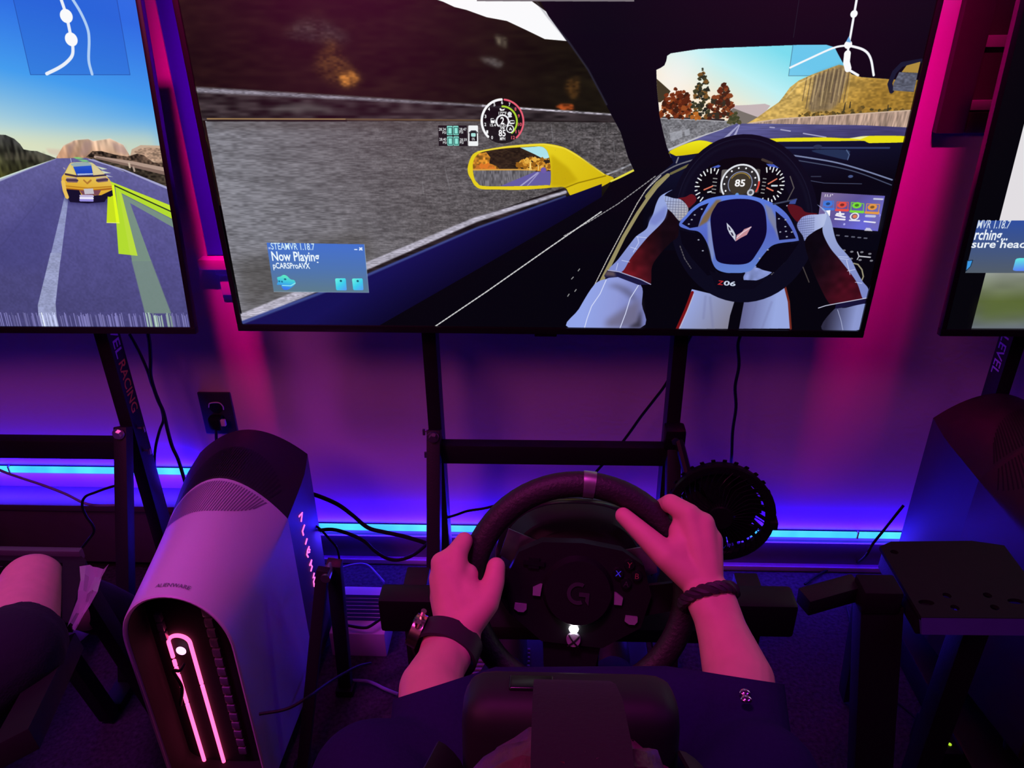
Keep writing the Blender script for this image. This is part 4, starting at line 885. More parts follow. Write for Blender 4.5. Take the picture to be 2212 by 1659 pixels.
# ---------------------------------------------------------------- wall things
t = thing('wall_outlet', (-.842,1.640,.388), 'dark wall plate with a black plug behind the white tower', 'outlet')
a, b = (-.858,1.634,.514), (-.776,1.634,.515)
MB().box((a[0], WY - .006, a[2] - .118), (b[0], WY + .001, a[2]), .003).build('cover_plate', 'outlet', t)
xm = (a[0] + b[0]) / 2
for dz in (.040, .079): MB().cyl((xm, WY - .008, a[2] - dz), (xm, WY - .004, a[2] - dz), .0165, seg=20).build('socket', 'black', t)
MB().tube([(xm - .017, WY - .009, a[2] - .040), (xm - .012, WY - .009, a[2] - .028), (xm + .010, WY - .009, a[2] - .026), (xm + .019, WY - .009, a[2] - .036), (xm + .019, WY - .009, a[2] - .046)], .0016, 6, 4).build('socket_rim', 'red_tag', t)
t = thing('power_plug', (xm, WY - .03, a[2] - .10), 'black power plug with a pale tag in the wall plate', 'plug')
MB().box((xm - .017, WY - .034, a[2] - .094), (xm + .015, WY - .0085, a[2] - .058), .007).build('plug_body', 'black', t)
MB().box((xm + .014, WY - .030, a[2] - .082), (xm + .026, WY - .022, a[2] - .064), .002).build('tag', 'red_tag', t)
MB().tube([(xm, WY - .03, a[2] - .09), (xm - .005, WY - .035, a[2] - .13), (xm - .02, WY - .04, a[2] - .25), (xm - .02, WY - .04, a[2] - .38)], .004).build('cord', 'cable', t)

t = thing('heater_cover', (-1.6, 1.60, 0), 'long low grey metal heater cover under the left light strip', 'heater')
MB().box((-2.4, 1.565, .03), (-.93, 1.637, .205), .004).build('front_casing', 'heater', t)
MB().box((-2.4, 1.555, .205), (-.925, 1.6395, .224), .004).build('top_ledge', 'heater', t)
for x in (-2.3, -1.0): MB().box((x, 1.575, 0), (x + .03, 1.63, .03)).build('foot', 'black', t)

t = thing('wall_shelf', (.98, WY - .017, 1.121), 'dark framed wall shelf with pink-lit ledges at upper right', 'shelf')
cx0, cx1, cy, cz0, cz1, bw = .772, 1.22, WY - .020, 1.121, 1.75, .056
iz = (.832,1.600,1.161)[2]
MB().box((cx0, cy, cz0), (cx0 + bw, WY, cz1), .003).build('side_board', 'cab', t); MB().box((cx1 - bw, cy, cz0), (cx1, WY, cz1), .003).build('side_board', 'cab', t)
MB().box((cx0 + bw, cy, cz0), (cx1 - bw, WY, iz), .003).build('bottom_board', 'cab', t); MB().box((cx0 + bw, cy, cz1 - bw), (cx1 - bw, WY, cz1), .003).build('top_board', 'cab', t)
MB().box((cx0 + bw, WY - .006, iz), (cx1 - bw, WY, cz1 - bw)).build('back_panel', 'cab', t)
for za, zb in (((.831,1.600,1.164)[2], (.826,1.600,1.183)[2]), ((.827,1.600,1.278)[2], (.821,1.600,1.299)[2])):
    s = MB().box((cx0 + bw, cy + .006, za), (cx1 - bw, WY - .006, zb), .002).build('shelf', 'cab_edge', t)
zt = (.821,1.600,1.299)[2] + .001
o = MB().box((-.004, 0, 0), (.026, .018, .070), .003, Matrix.Translation((.905, cy + .008, zt)) @ Matrix.Rotation(R(14), 4, 'Y')).build('boxed_game', 'cab_edge'); tag(o, 'narrow pale box leaning on the upper ledge of the framed wall shelf', 'box')

# ---------------------------------------------------------------- racing wheel on its deck
tr = R(25); C = Vector((.038, .657, .796)); n = Vector((0, -math.cos(tr), math.sin(tr))); e2 = Vector((0, math.sin(tr), math.cos(tr))); e1 = Vector((1, 0, 0)); ro = R(5.5)
f1 = e1 * math.cos(ro) - e2 * math.sin(ro); f2 = e2 * math.cos(ro) + e1 * math.sin(ro)
MW = Matrix((f1, f2, n)).transposed().to_4x4(); MW.translation = C
MBASE = Matrix((e1, e2, n)).transposed().to_4x4(); MBASE.translation = C
t = thing('wheel_controller', (C.x, C.y + .12, .676), 'black leather racing wheel with a silver centre mark held by two hands', 'steering wheel')
loc = lambda x, y, z=0: MW @ Vector((x, y, z))
MB().tube([loc(.12 * math.cos(a), .12 * math.sin(a)) for a in np.linspace(0, 2 * math.pi, 65)[:-1]], (.0128, .0145), 16, 1, True, flat=n).build('rim', 'leather', t)
MB().tube([loc(.12 * math.cos(a), .12 * math.sin(a)) for a in np.linspace(R(87), R(93.2), 6)], (.0138, .0155), 20, 1, flat=n).build('centre_mark', 'marker', t)
hub = [(-.070, .036), (-.045, .050), (0, .054), (.045, .050), (.070, .036), (.082, .004), (.074, -.034), (.034, -.062), (-.034, -.062), (-.074, -.034), (-.082, .004)]
MB().prism(hub, MW @ Matrix.Translation((0, 0, -.022)), .022).build('hub_plate', 'black', t)
MB().cyl(loc(0, 0, 0), loc(0, 0, .010), .040, .036, 32).build('hub_cap', 'black', t)
for poly in ([(-.078, .012), (-.112, .020), (-.112, -.012), (-.074, -.024)], [(.078, .012), (.112, .020), (.112, -.012), (.074, -.024)], [(-.034, -.055), (.034, -.055), (.026, -.112), (-.026, -.112)]):
    MB().prism(poly, MW @ Matrix.Translation((0, 0, -.016)), .008).build('spoke', 'black', t)
for k, (x, y, s) in enumerate(((-.0454, -.0034, 1), (.0456, -.0034, -1))): MB().prism([(x - s * .0042, y - .0065), (x + s * .0042, y - .0065), (x + s * .0052, y + .0068), (x + s * .0030, y + .0068), (x - s * .0048, y + .002)], MW, .004).build('paddle_button', 'button_silver', t)
for x, y, s in ((-.0618, -.0255, 1), (.0622, -.0255, -1)): MB().prism([(x - .0070, y - .002), (x - .002, y - .0048), (x + .004, y - .0046), (x + .0070, y - .001), (x + .0066, y + .0042), (x - .0066, y + .0042)], MW, .004).build('side_button', 'button_silver', t)
MB().ball(loc(0, -.0432, .002), .0055, (1, 1, .6), 12).build('indicator_light', 'led_white', t)
MB().cyl(loc(.001, -.0555, -.001), loc(.001, -.0555, .004), .0085, .0075, 20).build('guide_button', 'button_silver', t)
x = MB()
for s in (1, -1): x.tube([loc(.001 - .006 * s, -.0495, .0046), loc(.001 - .001 * s, -.0560, .0052), loc(.001 + .006 * s, -.0625, .0046)], .0009, 6, 2)
x.build('guide_mark', 'black', t)
def mark(word, x, y, h, m, name='button_letter'):
    v, f, wd = text_mesh(word, .01); MB().mesh_data([loc(x + (p[0] - wd / 2) * h / .7, y + p[1] * h / .7 - h / 2, .0048) for p in v], f).build(name, m, t)
for x, y, w_, m in ((.0422, .0256, 'X', 'letter_blue'), (.0535, .0365, 'Y', 'letter_amber'), (.0630, .0250, 'B', 'letter_amber'), (.0520, .0150, 'A', 'logo_grey')):
    MB().cyl(loc(x, y, 0), loc(x, y, .0042), .0062, .0056, 14).build('face_button', 'black_gloss', t); mark(w_, x, y, .0062, m)
d = MB(); d.prism([(-.058, .020), (-.046, .020), (-.046, .032), (-.058, .032)], MW, .003); d.prism([(-.064, .0235), (-.040, .0235), (-.040, .0285), (-.064, .0285)], MW, .0035); d.build('direction_pad', 'black_gloss', t)
g = [(.0125 * math.cos(a), .0125 * math.sin(a)) for a in np.linspace(R(62), R(298), 18)] + [(.0085 * math.cos(a), .0085 * math.sin(a)) for a in np.linspace(R(298), R(62), 18)]
lg = MB().prism(g, MW @ Matrix.Translation((0, 0, .0102)), .0012); lg.prism([(.001, .0015), (.0125, .0015), (.0125, -.0125), (.0085, -.0075), (.0085, -.0030), (.001, -.0030)], MW @ Matrix.Translation((0, 0, .0102)), .0012); lg.build('hub_logo', 'logo_grey', t)
for s in (1, -1): MB().prism([(s * .045, .040), (s * .085, .052), (s * .092, .020), (s * .070, .010)], MW @ Matrix.Translation((0, 0, -.040)), .003).build('shift_paddle', 'marker', t)
# housing behind the wheel
def hs(z, a, yt, yb, k=.8):
    return [MBASE @ Vector((a * math.copysign(abs(math.cos(th)) ** k, math.cos(th)), (yt if math.sin(th) > 0 else -yb) * abs(math.sin(th)) ** k, z)) for th in np.linspace(0, 2 * math.pi, 41)[:-1]]
MB().loft([hs(-.045, .066, .058, .062, .9), hs(-.055, .078, .070, .075), hs(-.085, .088, .080, .085), hs(-.10, .100, .084, .088), hs(-.16, .118, .080, .084), hs(-.20, .116, .070, .080), hs(-.22, .10, .055, .07)]).build('base_housing', 'black', t)
MB().cyl(MBASE @ Vector((0, 0, -.05)), MBASE @ Vector((0, 0, -.02)), .030, .034, 28).build('steering_shaft', 'black', t)
MB().loft([hs(-.088, .0895, .0815, .03), hs(-.094, .0975, .0850, .03), hs(-.098, .0995, .0855, .03)], False, False).build('trim_band', 'black_gloss', t)

t = thing('wheel_stand', (.055, .90, 0), 'black wheel stand with a wide deck and end boxes under the racing wheel', 'stand')
MB().box((-.12, .745, .626), (.225, .93, .650), .005).build('deck', 'plate', t)
a, b = (-.234,.800,.672), (-.150,.765,.672)
MB().box((a[0] + .012, b[1], .615), (-.115, a[1], .672), .006).build('left_mount_box', 'black', t)
a, b = (.262,.815,.668), (.336,.783,.668)
MB().box((.222, b[1] - .01, .612), (b[0], a[1], .668), .006).build('right_mount_box', 'black', t)
MB().box((.03, .80, .12), (.08, .86, .65), .004).build('column', 'tube', t)
for x in (-.19, .30): MB().box((x - .018, .84, .02), (x + .018, .90, .615), .004).build('leg', 'tube', t)
MB().box((-.215, .82, 0), (.325, .92, .022), .004).build('base_bar', 'tube', t)
MB().bar((.055, .86, .14), (.055, 1.10, .012), .05, .03).build('front_brace', 'tube', t)

t = thing('pedal_set', (.02, 1.27, 0), 'black pedal set with a ridged metal heel plate below the racing wheel', 'pedals')
MB().box((-.20, 1.12, 0), (.24, 1.40, .035), .008).build('base', 'black', t)
r = MB()
for k in range(14): r.box((-.19, 1.125 + k * .012, .035), (-.03, 1.131 + k * .012, .041), .001)
r.build('heel_ridge', 'heel', t, kind='stuff')
for x in (-.11, .02, .15):
    MB().bar((x, 1.38, .03), (x, 1.35, .15), .02, .012).build('pedal_arm', 'black', t); MB().box((-.028, -.006, -.045), (.028, .006, .045), .005, Matrix.Translation((x, 1.335, .16)) @ Matrix.Rotation(R(-25), 4, 'X')).build('pedal_face', 'heel', t)

# slotted floor box left of the deck
t = thing('vent_box', (-.45, 1.37, 0), 'flat metal vent with horizontal slots on the carpet beside the black A-frame', 'vent')
MB().box((-.496, 1.288, 0), (-.366, 1.445, .072), .004).build('casing', 'shell_white', t)
for k in range(7): MB().box((-.491, 1.330 + k * .0125, .0715), (-.371, 1.3385 + k * .0125, .0735)).build('slot', 'vent_black', t)

# black A-frame between tower and wheel
ap = Vector((-.396,1.070,.453))
t = thing('folding_frame', (ap.x, ap.y, 0), 'black folding A-frame stand beside the white tower', 'stand')
lf = Vector((-.478,.983,.100)); lf.z = .012
MB().bar(ap + Vector((-.006, 0, .004)), lf, .022, .018).build('leg', 'tube', t)
MB().bar(ap + Vector((.008, .022, .0)), (-.441,1.194,.000), .028, .020).build('leg', 'tube', t)
MB().cyl(ap + Vector((0, -.014, -.008)), ap + Vector((0, .036, -.008)), .009, seg=14).build('pivot_bolt', 'steel', t)
for p in (lf, (-.439,1.189,.006)): MB().box((p[0] - .02, p[1] - .02, 0), (p[0] + .02, p[1] + .02, .02), .005).build('rubber_foot', 'black', t)

# ---------------------------------------------------------------- desk fan hooked on the stand
fc = Vector((.336,1.203,.494)); fa = Vector((-.16, -.95, .14)).normalized(); fx = fa.cross(Vector((0, 0, 1))).normalized() * -1; fy = fa.cross(fx) if fa.cross(fx).z > 0 else -fa.cross(fx)
MF = Matrix((fx, fy, fa)).transposed().to_4x4(); MF.translation = fc
F = lambda x, y, z: MF @ Vector((x, y, z))
t = thing('desk_fan', fc + Vector((0, .05, -.12)), 'round black caged fan behind the right hand', 'fan')
circ = lambda r, z, k=40: [F(r * math.cos(a), r * math.sin(a), z) for a in np.linspace(0, 2 * math.pi, k + 1)[:-1]]
MB().tube(circ(.092, .0), (.005, .010), 8, 1, True, flat=fa).build('front_ring', 'black_gloss', t)
MB().loft([circ(.094, .002), circ(.095, -.03), circ(.093, -.034), circ(.090, -.03), circ(.089, .002)], False, False).build('shroud', 'black', t)
for k in range(40):
    a = 2 * math.pi * k / 40; u = (math.cos(a), math.sin(a)); v = (math.cos(a + .28), math.sin(a + .28))
    MB().tube([F(.090 * u[0], .090 * u[1], .004), F(.062 * v[0], .062 * v[1], .013), F(.024 * v[0], .024 * v[1], .016)], .0011, 5, 2).build('guard_wire', 'black_gloss', t)
MB().cyl(F(0, 0, .010), F(0, 0, .020), .027, .022, 28).build('guard_cap', 'black', t)
for k in range(5):
    a = 2 * math.pi * k / 5; rows = []
    for r in (.018, .045, .078): rows.append([F(r * math.cos(a + q), r * math.sin(a + q), -.012 + .016 * (q - .5)) for q in (0, .35, .7, 1.0)])
    MB().loft(rows, False, False, False).build('blade', 'black', t)
MB().cyl(F(0, 0, -.036), F(0, 0, -.033), .072, .070, 40).build('rear_plate', 'black', t)
MB().cyl(F(0, 0, -.03), F(0, 0, .004), .020, .018, 24).build('hub', 'black', t)
MB().cyl(F(0, 0, -.075), F(0, 0, -.03), .032, .045, 28).build('motor_housing', 'black', t)
for k in range(28):
    a = 2 * math.pi * k / 28
    MB().bar(F(.099 * math.cos(a), .099 * math.sin(a), -.030), F(.052 * math.cos(a), .052 * math.sin(a), -.066), .008, .0025, up=F(math.cos(a), math.sin(a), 0) - fc).build('rear_fin', 'black', t)
MB().tube([F(0, -.03, -.06), F(0, -.085, -.06), F(-.02, -.10, -.10), (.285, 1.41, .53)], .010).build('bracket_arm', 'black', t)
MB().box((.255, 1.405, .503), (.300, 1.4455, .555), .008).build('clamp', 'black', t)
MB().box((-.008, -.006, -.02), (.008, .010, .012), .003, MF @ Matrix.Translation((.098, -.01, 0))).build('control_knob', 'black', t)

# ---------------------------------------------------------------- cables
def cable(pts, r, label, m='cable'):
    return tag(MB().tube(pts, r, 8, 6).build('cable', m), label, 'cable')
cable([(-.865,1.500,.741),(-.867,1.500,.711),(-.874,1.500,.671),(-.884,1.500,.625),(-.882,1.500,.572),(-.876,1.500,.535),(-.877,1.500,.486),(-.876,1.500,.441),(-.869,1.500,.396),(-.866,1.500,.288)], .0042, 'thick black cable hanging straight from the left television to behind the white tower')
cable([(-.913,1.510,.726),(-.902,1.510,.685),(-.894,1.510,.637),(-.892,1.510,.602),(-.885,1.510,.554),(-.886,1.510,.511),(-.902,1.510,.480),(-.922,1.510,.435),(-.937,1.510,.382),(-.954,1.510,.279)], .0034, 'thin black cable curling below the left television beside the stand upright')
cable([(.315,1.540,.716),(.296,1.540,.665),(.271,1.540,.599),(.246,1.540,.555),(.220,1.540,.512),(.196,1.540,.468),(.162,1.540,.410),(.136,1.540,.377),(.104,1.540,.330),(.072,1.540,.282)], .0034, 'black cable slanting from the middle stand down behind the racing wheel')
cable([(.410,1.500,.737),(.407,1.500,.712),(.415,1.500,.663),(.413,1.500,.613),(.421,1.500,.561),(.421,1.500,.501),(.426,1.500,.440),(.430,1.500,.396)] + [F(.03, .06, -.05)], .0036, 'black cable hanging from the middle television to the desk fan')
cable([(-.550,1.420,.375),(-.515,1.420,.363),(-.474,1.420,.340),(-.445,1.420,.312),(-.411,1.420,.275),(-.374,1.420,.263),(-.331,1.420,.252),(-.294,1.420,.239),(-.257,1.420,.223)], .0048, 'thick black cable running from the white tower to the middle stand')
cable([(-.554,1.400,.272),(-.520,1.400,.281),(-.489,1.400,.284),(-.456,1.400,.274),(-.420,1.400,.253),(-.396,1.400,.223),(-.370,1.400,.202),(-.343,1.400,.197),(-.309,1.400,.211),(-.280,1.400,.237),(-.257,1.400,.267)], .0042, 'black cable sagging in a loop in front of the right light strip')
cable([(-.522,1.360,.330),(-.504,1.360,.318),(-.485,1.360,.288),(-.471,1.360,.262),(-.470,1.360,.221),(-.474,1.360,.172),(-.484,1.360,.115),(-.498,1.360,.041)], .0026, 'thin black cable dropping beside the tall lit letters to the floor vent')
cable([(-.229,1.450,.285),(-.207,1.450,.293),(-.179,1.450,.305),(-.141,1.450,.313),(-.098,1.450,.325),(-.060,1.450,.325)], .0030, 'short black cable from the middle stand to the back of the racing wheel')
cable([(-1.282,1.400,.475),(-1.230,1.400,.437),(-1.188,1.400,.417),(-1.145,1.400,.399),(-1.098,1.400,.375),(-1.061,1.400,.350),(-1.031,1.400,.343),(-.973,1.400,.345)], .0030, 'blue-grey cable drooping across the left light strip', 'grey_cable')
cable([(-.938,1.380,.418),(-.970,1.380,.410),(-1.011,1.380,.394),(-1.038,1.380,.381),(-1.051,1.380,.357),(-1.050,1.380,.327),(-1.042,1.380,.301),(-1.045,1.380,.281),(-1.066,1.380,.256),(-1.093,1.380,.228),(-1.123,1.380,.210)], .0030, 'dark cable kinking down in front of the heater cover', 'cable')
cable([(-.546,1.519,.050),(-.520,1.541,.050),(-.486,1.553,.050),(-.460,1.547,.050),(-.434,1.519,.050),(-.406,1.485,.050)], .0030, 'blue cable arching over the carpet behind the left mount box', 'grey_cable')
cable([(-.472,1.294,.100),(-.443,1.285,.100),(-.410,1.280,.100),(-.395,1.286,.100),(-.371,1.313,.100),(-.349,1.322,.100)], .0034, 'short black cable lying across the slotted floor vent')
cable([(-.433,1.200,.020),(-.396,1.200,.020),(-.373,1.192,.020),(-.350,1.180,.020),(-.317,1.166,.020)], .0036, 'faint blue cable on the dark carpet below the wheel stand', 'grey_cable')
cable([(.795,1.420,.360),(.782,1.420,.329),(.764,1.420,.285),(.750,1.420,.251),(.741,1.420,.217)] + [(.838,1.643,.006),(.797,1.631,.006),(.756,1.615,.006),(.710,1.585,.006),(.676,1.556,.006)], .0030, 'black cable looping from the dark tower over the carpet', 'cable')
cable([(-.457,.834,.359),(-.414,.843,.362),(-.383,.864,.367),(-.380,.961,.293),(-.359,1.045,.236),(-.359,1.135,.148)], .0025, 'thin black cable slung across the flank of the white tower')

# ---------------------------------------------------------------- neighbouring rigs
def sheet(name, outline, holes, z, th, m, parent):
    """flat plate with real holes, cut from a filled outline"""
    cu = bpy.data.curves.new(name, 'CURVE'); cu.dimensions = '2D'; cu.fill_mode = 'BOTH'; cu.extrude = th / 2
    for q in [outline] + holes:
        s = cu.splines.new('POLY'); s.points.add(len(q) - 1); s.use_cyclic_u = True
        for p, v in zip(s.points, q): p.co = (v[0], v[1], 0, 1)
    o = bpy.data.objects.new(name, cu); COL.objects.link(o)
    me = bpy.data.meshes.new_from_object(o.evaluated_get(bpy.context.evaluated_depsgraph_get())); bpy.data.objects.remove(o); bpy.data.curves.remove(cu)
    b = MB(); b.mesh_data([(v.co.x, v.co.y, z - th / 2 + v.co.z) for v in me.vertices], [tuple(p.vertices) for p in me.polygons]); bpy.data.meshes.remove(me)
    return b.build(name, m, parent)
oval = lambda c, rx, ry, k=14: [(c[0] + rx * math.cos(a), c[1] + ry * math.sin(a)) for a in np.linspace(0, 2 * math.pi, k + 1)[:-1]]
t = thing('rig_deck', (.72, .90, 0), 'empty perforated steel wheel deck of the right rig in front of the dark tower', 'rig')
P = [(.518,.959,.620),(.540,.971,.620),(.665,.976,.620),(.709,.966,.620),(.704,.844,.620),(.705,.812,.620),(.518,.809,.620)]
holes = [oval(p, rx, ry) for p, rx, ry in zip([(.537,.838,.620),(.572,.853,.620),(.572,.829,.620),(.629,.855,.620),(.627,.831,.620),(.662,.844,.620),(.535,.946,.620)], (.011, .006, .006, .006, .006, .011, .006), (.0055, .0055, .0055, .0055, .0055, .0055, .005))] + [oval((.530,.839,.620), .006, .005)]
sheet('deck_plate', [p[:2] for p in P], [h for h in holes[:-1]], .62, .006, 'plate', t)
f0, f1_ = P[6], P[5]
MB().mesh_data([(f0[0], f0[1], .619), (f1_[0], f1_[1], .619), (f1_[0], f1_[1] - .012, .600), (f0[0], f0[1] - .012, .600), (f0[0], f0[1] + .004, .613), (f1_[0], f1_[1] + .004, .613), (f1_[0], f1_[1] - .008, .598), (f0[0], f0[1] - .008, .598)], [(0, 1, 2, 3), (7, 6, 5, 4), (0, 3, 7, 4), (1, 5, 6, 2), (0, 4, 5, 1), (3, 2, 6, 7)]).build('front_flange', 'flange', t)
MB().bar((P[0][0] + .02, P[0][1], .596), (f0[0] + .02, f0[1] + .01, .596), .030, .035, up=(0, 0, 1)).build('side_rail', 'tube', t)
a, b = (.444,.890,.625), (.476,.849,.625)
MB().box((a[0] + .012, b[1], .585), (b[0] + .035, a[1], .625), .004).build('shifter_mount', 'plate', t)
MB().bar((.377,.861,.595), (.462,.889,.600), .030, .028, up=(0, 0, 1)).build('swing_arm', 'tube', t)
MB().bar((.475,.879,.590), (.664,1.204,.010), .026, .030).build('leg', 'tube', t)
MB().bar((f0[0] - .03, f0[1] + .06, .59), (f0[0] + .05, f0[1] + .02, .01), .06, .035).build('leg', 'tube', t)
MB().bar((P[3][0] - .03, P[3][1] - .03, .615), (P[3][0] - .03, P[3][1] - .03, .0), .04, .04).build('leg', 'tube', t)

t = thing('rig_deck', (-.85, .95, 0), 'dark wheel deck of the left rig behind the bare knee', 'rig')
P = [(-.983,.999,.545),(-.786,.991,.545),(-.772,.981,.545),(-.721,.839,.545),(-.741,.839,.545),(-.808,.973,.545),(-.968,.978,.545)]
sheet('deck_plate', [p[:2] for p in P], [], .545, .02, 'plate', t)
MB().box((P[0][0], P[1][1] - .002, .535), (P[1][0], P[1][1] + .010, .556), .003).build('rear_lip', 'panel_dark', t)
MB().bar((P[1][0] - .02, P[1][1] - .01, .535), (P[1][0] - .02, P[1][1] + .1, .012), .03, .03).build('leg', 'tube', t)
MB().bar((P[0][0] + .05, P[0][1] - .01, .535), (P[0][0] + .05, P[0][1] + .1, .012), .03, .03).build('leg', 'tube', t)
a, b = (-.758,.857,.474), (-.631,.587,.595)
MB().bar(a, b, .030, .045, up=(1, 0, .4)).build('side_arm', 'plate', t)
k = MB()
for q in [(-.756,.847,.499),(-.766,.848,.501),(-.780,.829,.509)]: k.ball(q, .006, seg=10)
k.build('bolt', 'steel', t)
# crumpled film hanging on the left deck
S = [[(-.748,.934,.578),(-.700,.935,.575)], [(-.733,.910,.573),(-.699,.910,.571)], [(-.724,.885,.568),(-.696,.886,.567)], [(-.722,.869,.559),(-.699,.869,.557)], [(-.721,.852,.549),(-.704,.853,.548)], [(-.721,.837,.541),(-.709,.837,.539)]]
rows = []
for i, (a, b) in enumerate(S):
    a, b = Vector(a), Vector(b); rows.append([a.lerp(b, j / 6) + Vector((0, random.uniform(-.006, .006), random.uniform(-.005, .005))) for j in range(7)])
o = MB().loft(rows, False, False, False).build('plastic_film', 'film', smooth_deg=20); tag(o, 'crumpled clear plastic film hanging on the left rig deck', 'plastic film')


g = Vector((.787,1.029,.082))
t = thing('power_adapter', (g.x, g.y + .03, 0), 'small black power adapter with a tiny green light at lower right', 'power adapter')
MB().box((g.x - .030, g.y - .020, 0), (g.x + .022, g.y + .080, .080), .008).build('casing', 'black', t)
MB().ball(g, .0035, (1, 1, .6), 10).build('green_light', 'led_green', t)
MB().tube([(g.x, g.y + .078, .03), (g.x - .01, g.y + .12, .02), (g.x - .06, g.y + .25, .006), (g.x - .03, g.y + .45, .006)], .003).build('cord', 'cable', t)

# ---------------------------------------------------------------- people
def limb(bm, p0, r0, p1, r1, flat0=False, flat1=False):
    p0, p1 = Vector(p0), Vector(p1)
    MBx = MB(); MBx.bm.free(); MBx.bm = bm; MBx.cyl(p0, p1, r0, r1, 20)
    if not flat0: MBx.ball(p0, r0, seg=20)
    if not flat1: MBx.ball(p1, r1, seg=20)
def fused(name, bm, voxel, m, parent=None, origin=None, it=4):
    """overlapping limbs fused into one continuous skin"""
    b = MB(); b.bm.free(); b.bm = bm; o = b.build(name, m, parent, origin)
    md = o.modifiers.new('fuse', 'REMESH'); md.mode = 'VOXEL'; md.voxel_size = voxel
    sm = o.modifiers.new('relax', 'SMOOTH'); sm.factor = .5; sm.iterations = it
    me = bpy.data.meshes.new_from_object(o.evaluated_get(bpy.context.evaluated_depsgraph_get()))
    old = o.data; o.modifiers.clear(); o.data = me; bpy.data.meshes.remove(old); me.name = name
    me.materials.clear(); me.materials.append(M[m]); me.shade_smooth()
    return o
def chain(bm, pts):
    for (p, r), (q, s) in zip(pts, pts[1:]): limb(bm, p, r, q, s)
def D(px, r): return [(p, s) for p, s in zip(px, r)]

bm = bmesh.new()
# right arm and hand
chain(bm, D([(.174,.407,.824),(.169,.451,.804),(.187,.528,.805),(.181,.575,.815),(.173,.609,.828)], (.038, .037, .0335, .0262, .0215)))
chain(bm, D([(.187,.565,.810),(.165,.612,.833)], (.024, .0195))); chain(bm, D([(.185,.564,.810),(.179,.613,.834)], (.024, .0185)))
for mcp, r in zip([(.155,.674,.890),(.170,.668,.883),(.179,.661,.867),(.180,.654,.848)], (.0128, .0128, .0125, .0118)): limb(bm, (.171,.620,.836), .0165, mcp, r)
for a, b, r in (((.155,.674,.890), (.170,.668,.883), .0115), ((.170,.668,.883), (.179,.661,.867), .0112), ((.179,.661,.867), (.180,.654,.848), .011), ((.146,.658,.860), (.168,.654,.864), .0135), ((.147,.667,.872), (.159,.636,.848), .0135)): limb(bm, a, r, b, r)
chain(bm, D([(.155,.674,.890),(.138,.692,.892),(.132,.714,.870),(.141,.719,.849)], (.0125, .0105, .0092, .0080)))
chain(bm, D([(.170,.668,.883),(.177,.708,.854),(.169,.724,.830),(.153,.713,.829)], (.0122, .0105, .0092, .0080)))
chain(bm, D([(.179,.661,.867),(.186,.700,.834),(.177,.716,.813),(.162,.706,.814)], (.012, .0102, .009, .0078)))
chain(bm, D([(.180,.654,.848),(.185,.689,.816),(.177,.702,.799),(.166,.695,.802)], (.011, .0092, .0082, .0072)))
chain(bm, D([(.164,.626,.837),(.130,.643,.859),(.106,.664,.872),(.086,.682,.882)], (.018, .0150, .0116, .0092)))
limb(bm, (.141,.643,.857), .014, (.149,.673,.876), .0118); limb(bm, (.135,.649,.861), .0135, (.161,.662,.870), .013)
# left arm and hand
chain(bm, D([(-.138,.394,.828),(-.090,.440,.808),(-.108,.514,.800),(-.101,.552,.798),(-.095,.579,.795)], (.038, .036, .0305, .0245, .0220)))
chain(bm, D([(-.105,.544,.797),(-.104,.584,.799)], (.023, .0195))); chain(bm, D([(-.100,.544,.797),(-.084,.583,.795)], (.023, .0195)))
for mcp, r in zip([(-.095,.650,.851),(-.110,.642,.845),(-.112,.633,.832),(-.111,.622,.815)], (.0125, .0125, .0122, .0118)): limb(bm, (-.095,.590,.799), .0175, mcp, r)
for a, b, r in (((-.095,.650,.851), (-.110,.642,.845), .0115), ((-.110,.642,.845), (-.112,.633,.832), .0112), ((-.112,.633,.832), (-.111,.622,.815), .011), ((-.098,.620,.824), (-.071,.612,.819), .015), ((-.104,.634,.837), (-.082,.600,.811), .015)): limb(bm, a, r, b, r)
chain(bm, D([(-.095,.650,.851),(-.088,.668,.855),(-.091,.692,.830),(-.081,.696,.813)], (.0122, .0098, .0090, .0080)))
chain(bm, D([(-.110,.642,.845),(-.113,.681,.813),(-.103,.700,.791),(-.090,.692,.793)], (.012, .0102, .009, .0078)))
chain(bm, D([(-.112,.633,.832),(-.114,.672,.795),(-.103,.691,.774),(-.092,.684,.778)], (.012, .0100, .009, .0078)))
chain(bm, D([(-.111,.622,.815),(-.112,.659,.779),(-.102,.675,.761),(-.092,.669,.766)], (.0112, .0092, .0082, .0072)))
chain(bm, D([(-.084,.590,.804),(-.062,.612,.818),(-.054,.635,.827),(-.052,.647,.837)], (.0190, .0152, .0122, .0105)))
limb(bm, (-.086,.613,.818), .015, (-.082,.639,.833), .0115); limb(bm, (-.094,.632,.833), .0135, (-.068,.614,.818), .0145)
# head, neck, trunk
HC = Vector((.020, .230, .944)); HT = Matrix.Rotation(R(-13), 4, 'X')
hp = lambda x, y, z: HC + (HT @ Vector((x, y, z)))
mb = MB(); mb.bm.free(); mb.bm = bm
mb.ball(HC, .088, (.86, 1.05, 1.06)); mb.ball(hp(0, .035, -.075), .058, (.92, 1, 1)); mb.ball(hp(0, .112, -.035), .014, (.8, 1, 1.4))
for s in (1, -1): mb.ball(hp(s * .078, -.005, -.02), .022, (.35, .8, 1.3))
limb(bm, hp(0, -.02, -.09), .050, (.03, .165, .83), .058)
limb(bm, (.03, .165, .83), .07, (.03, .13, .45), .10)
for p in ((-.138,.394,.828), (.174,.407,.824)): limb(bm, (.03, .165, .80), .05, p, .037)
person = fused('person', bm, .0023, 'skin', None, (.03, .15, 0), 5)
tag(person, 'person in a navy shirt wearing a black headset and holding the racing wheel', 'person')
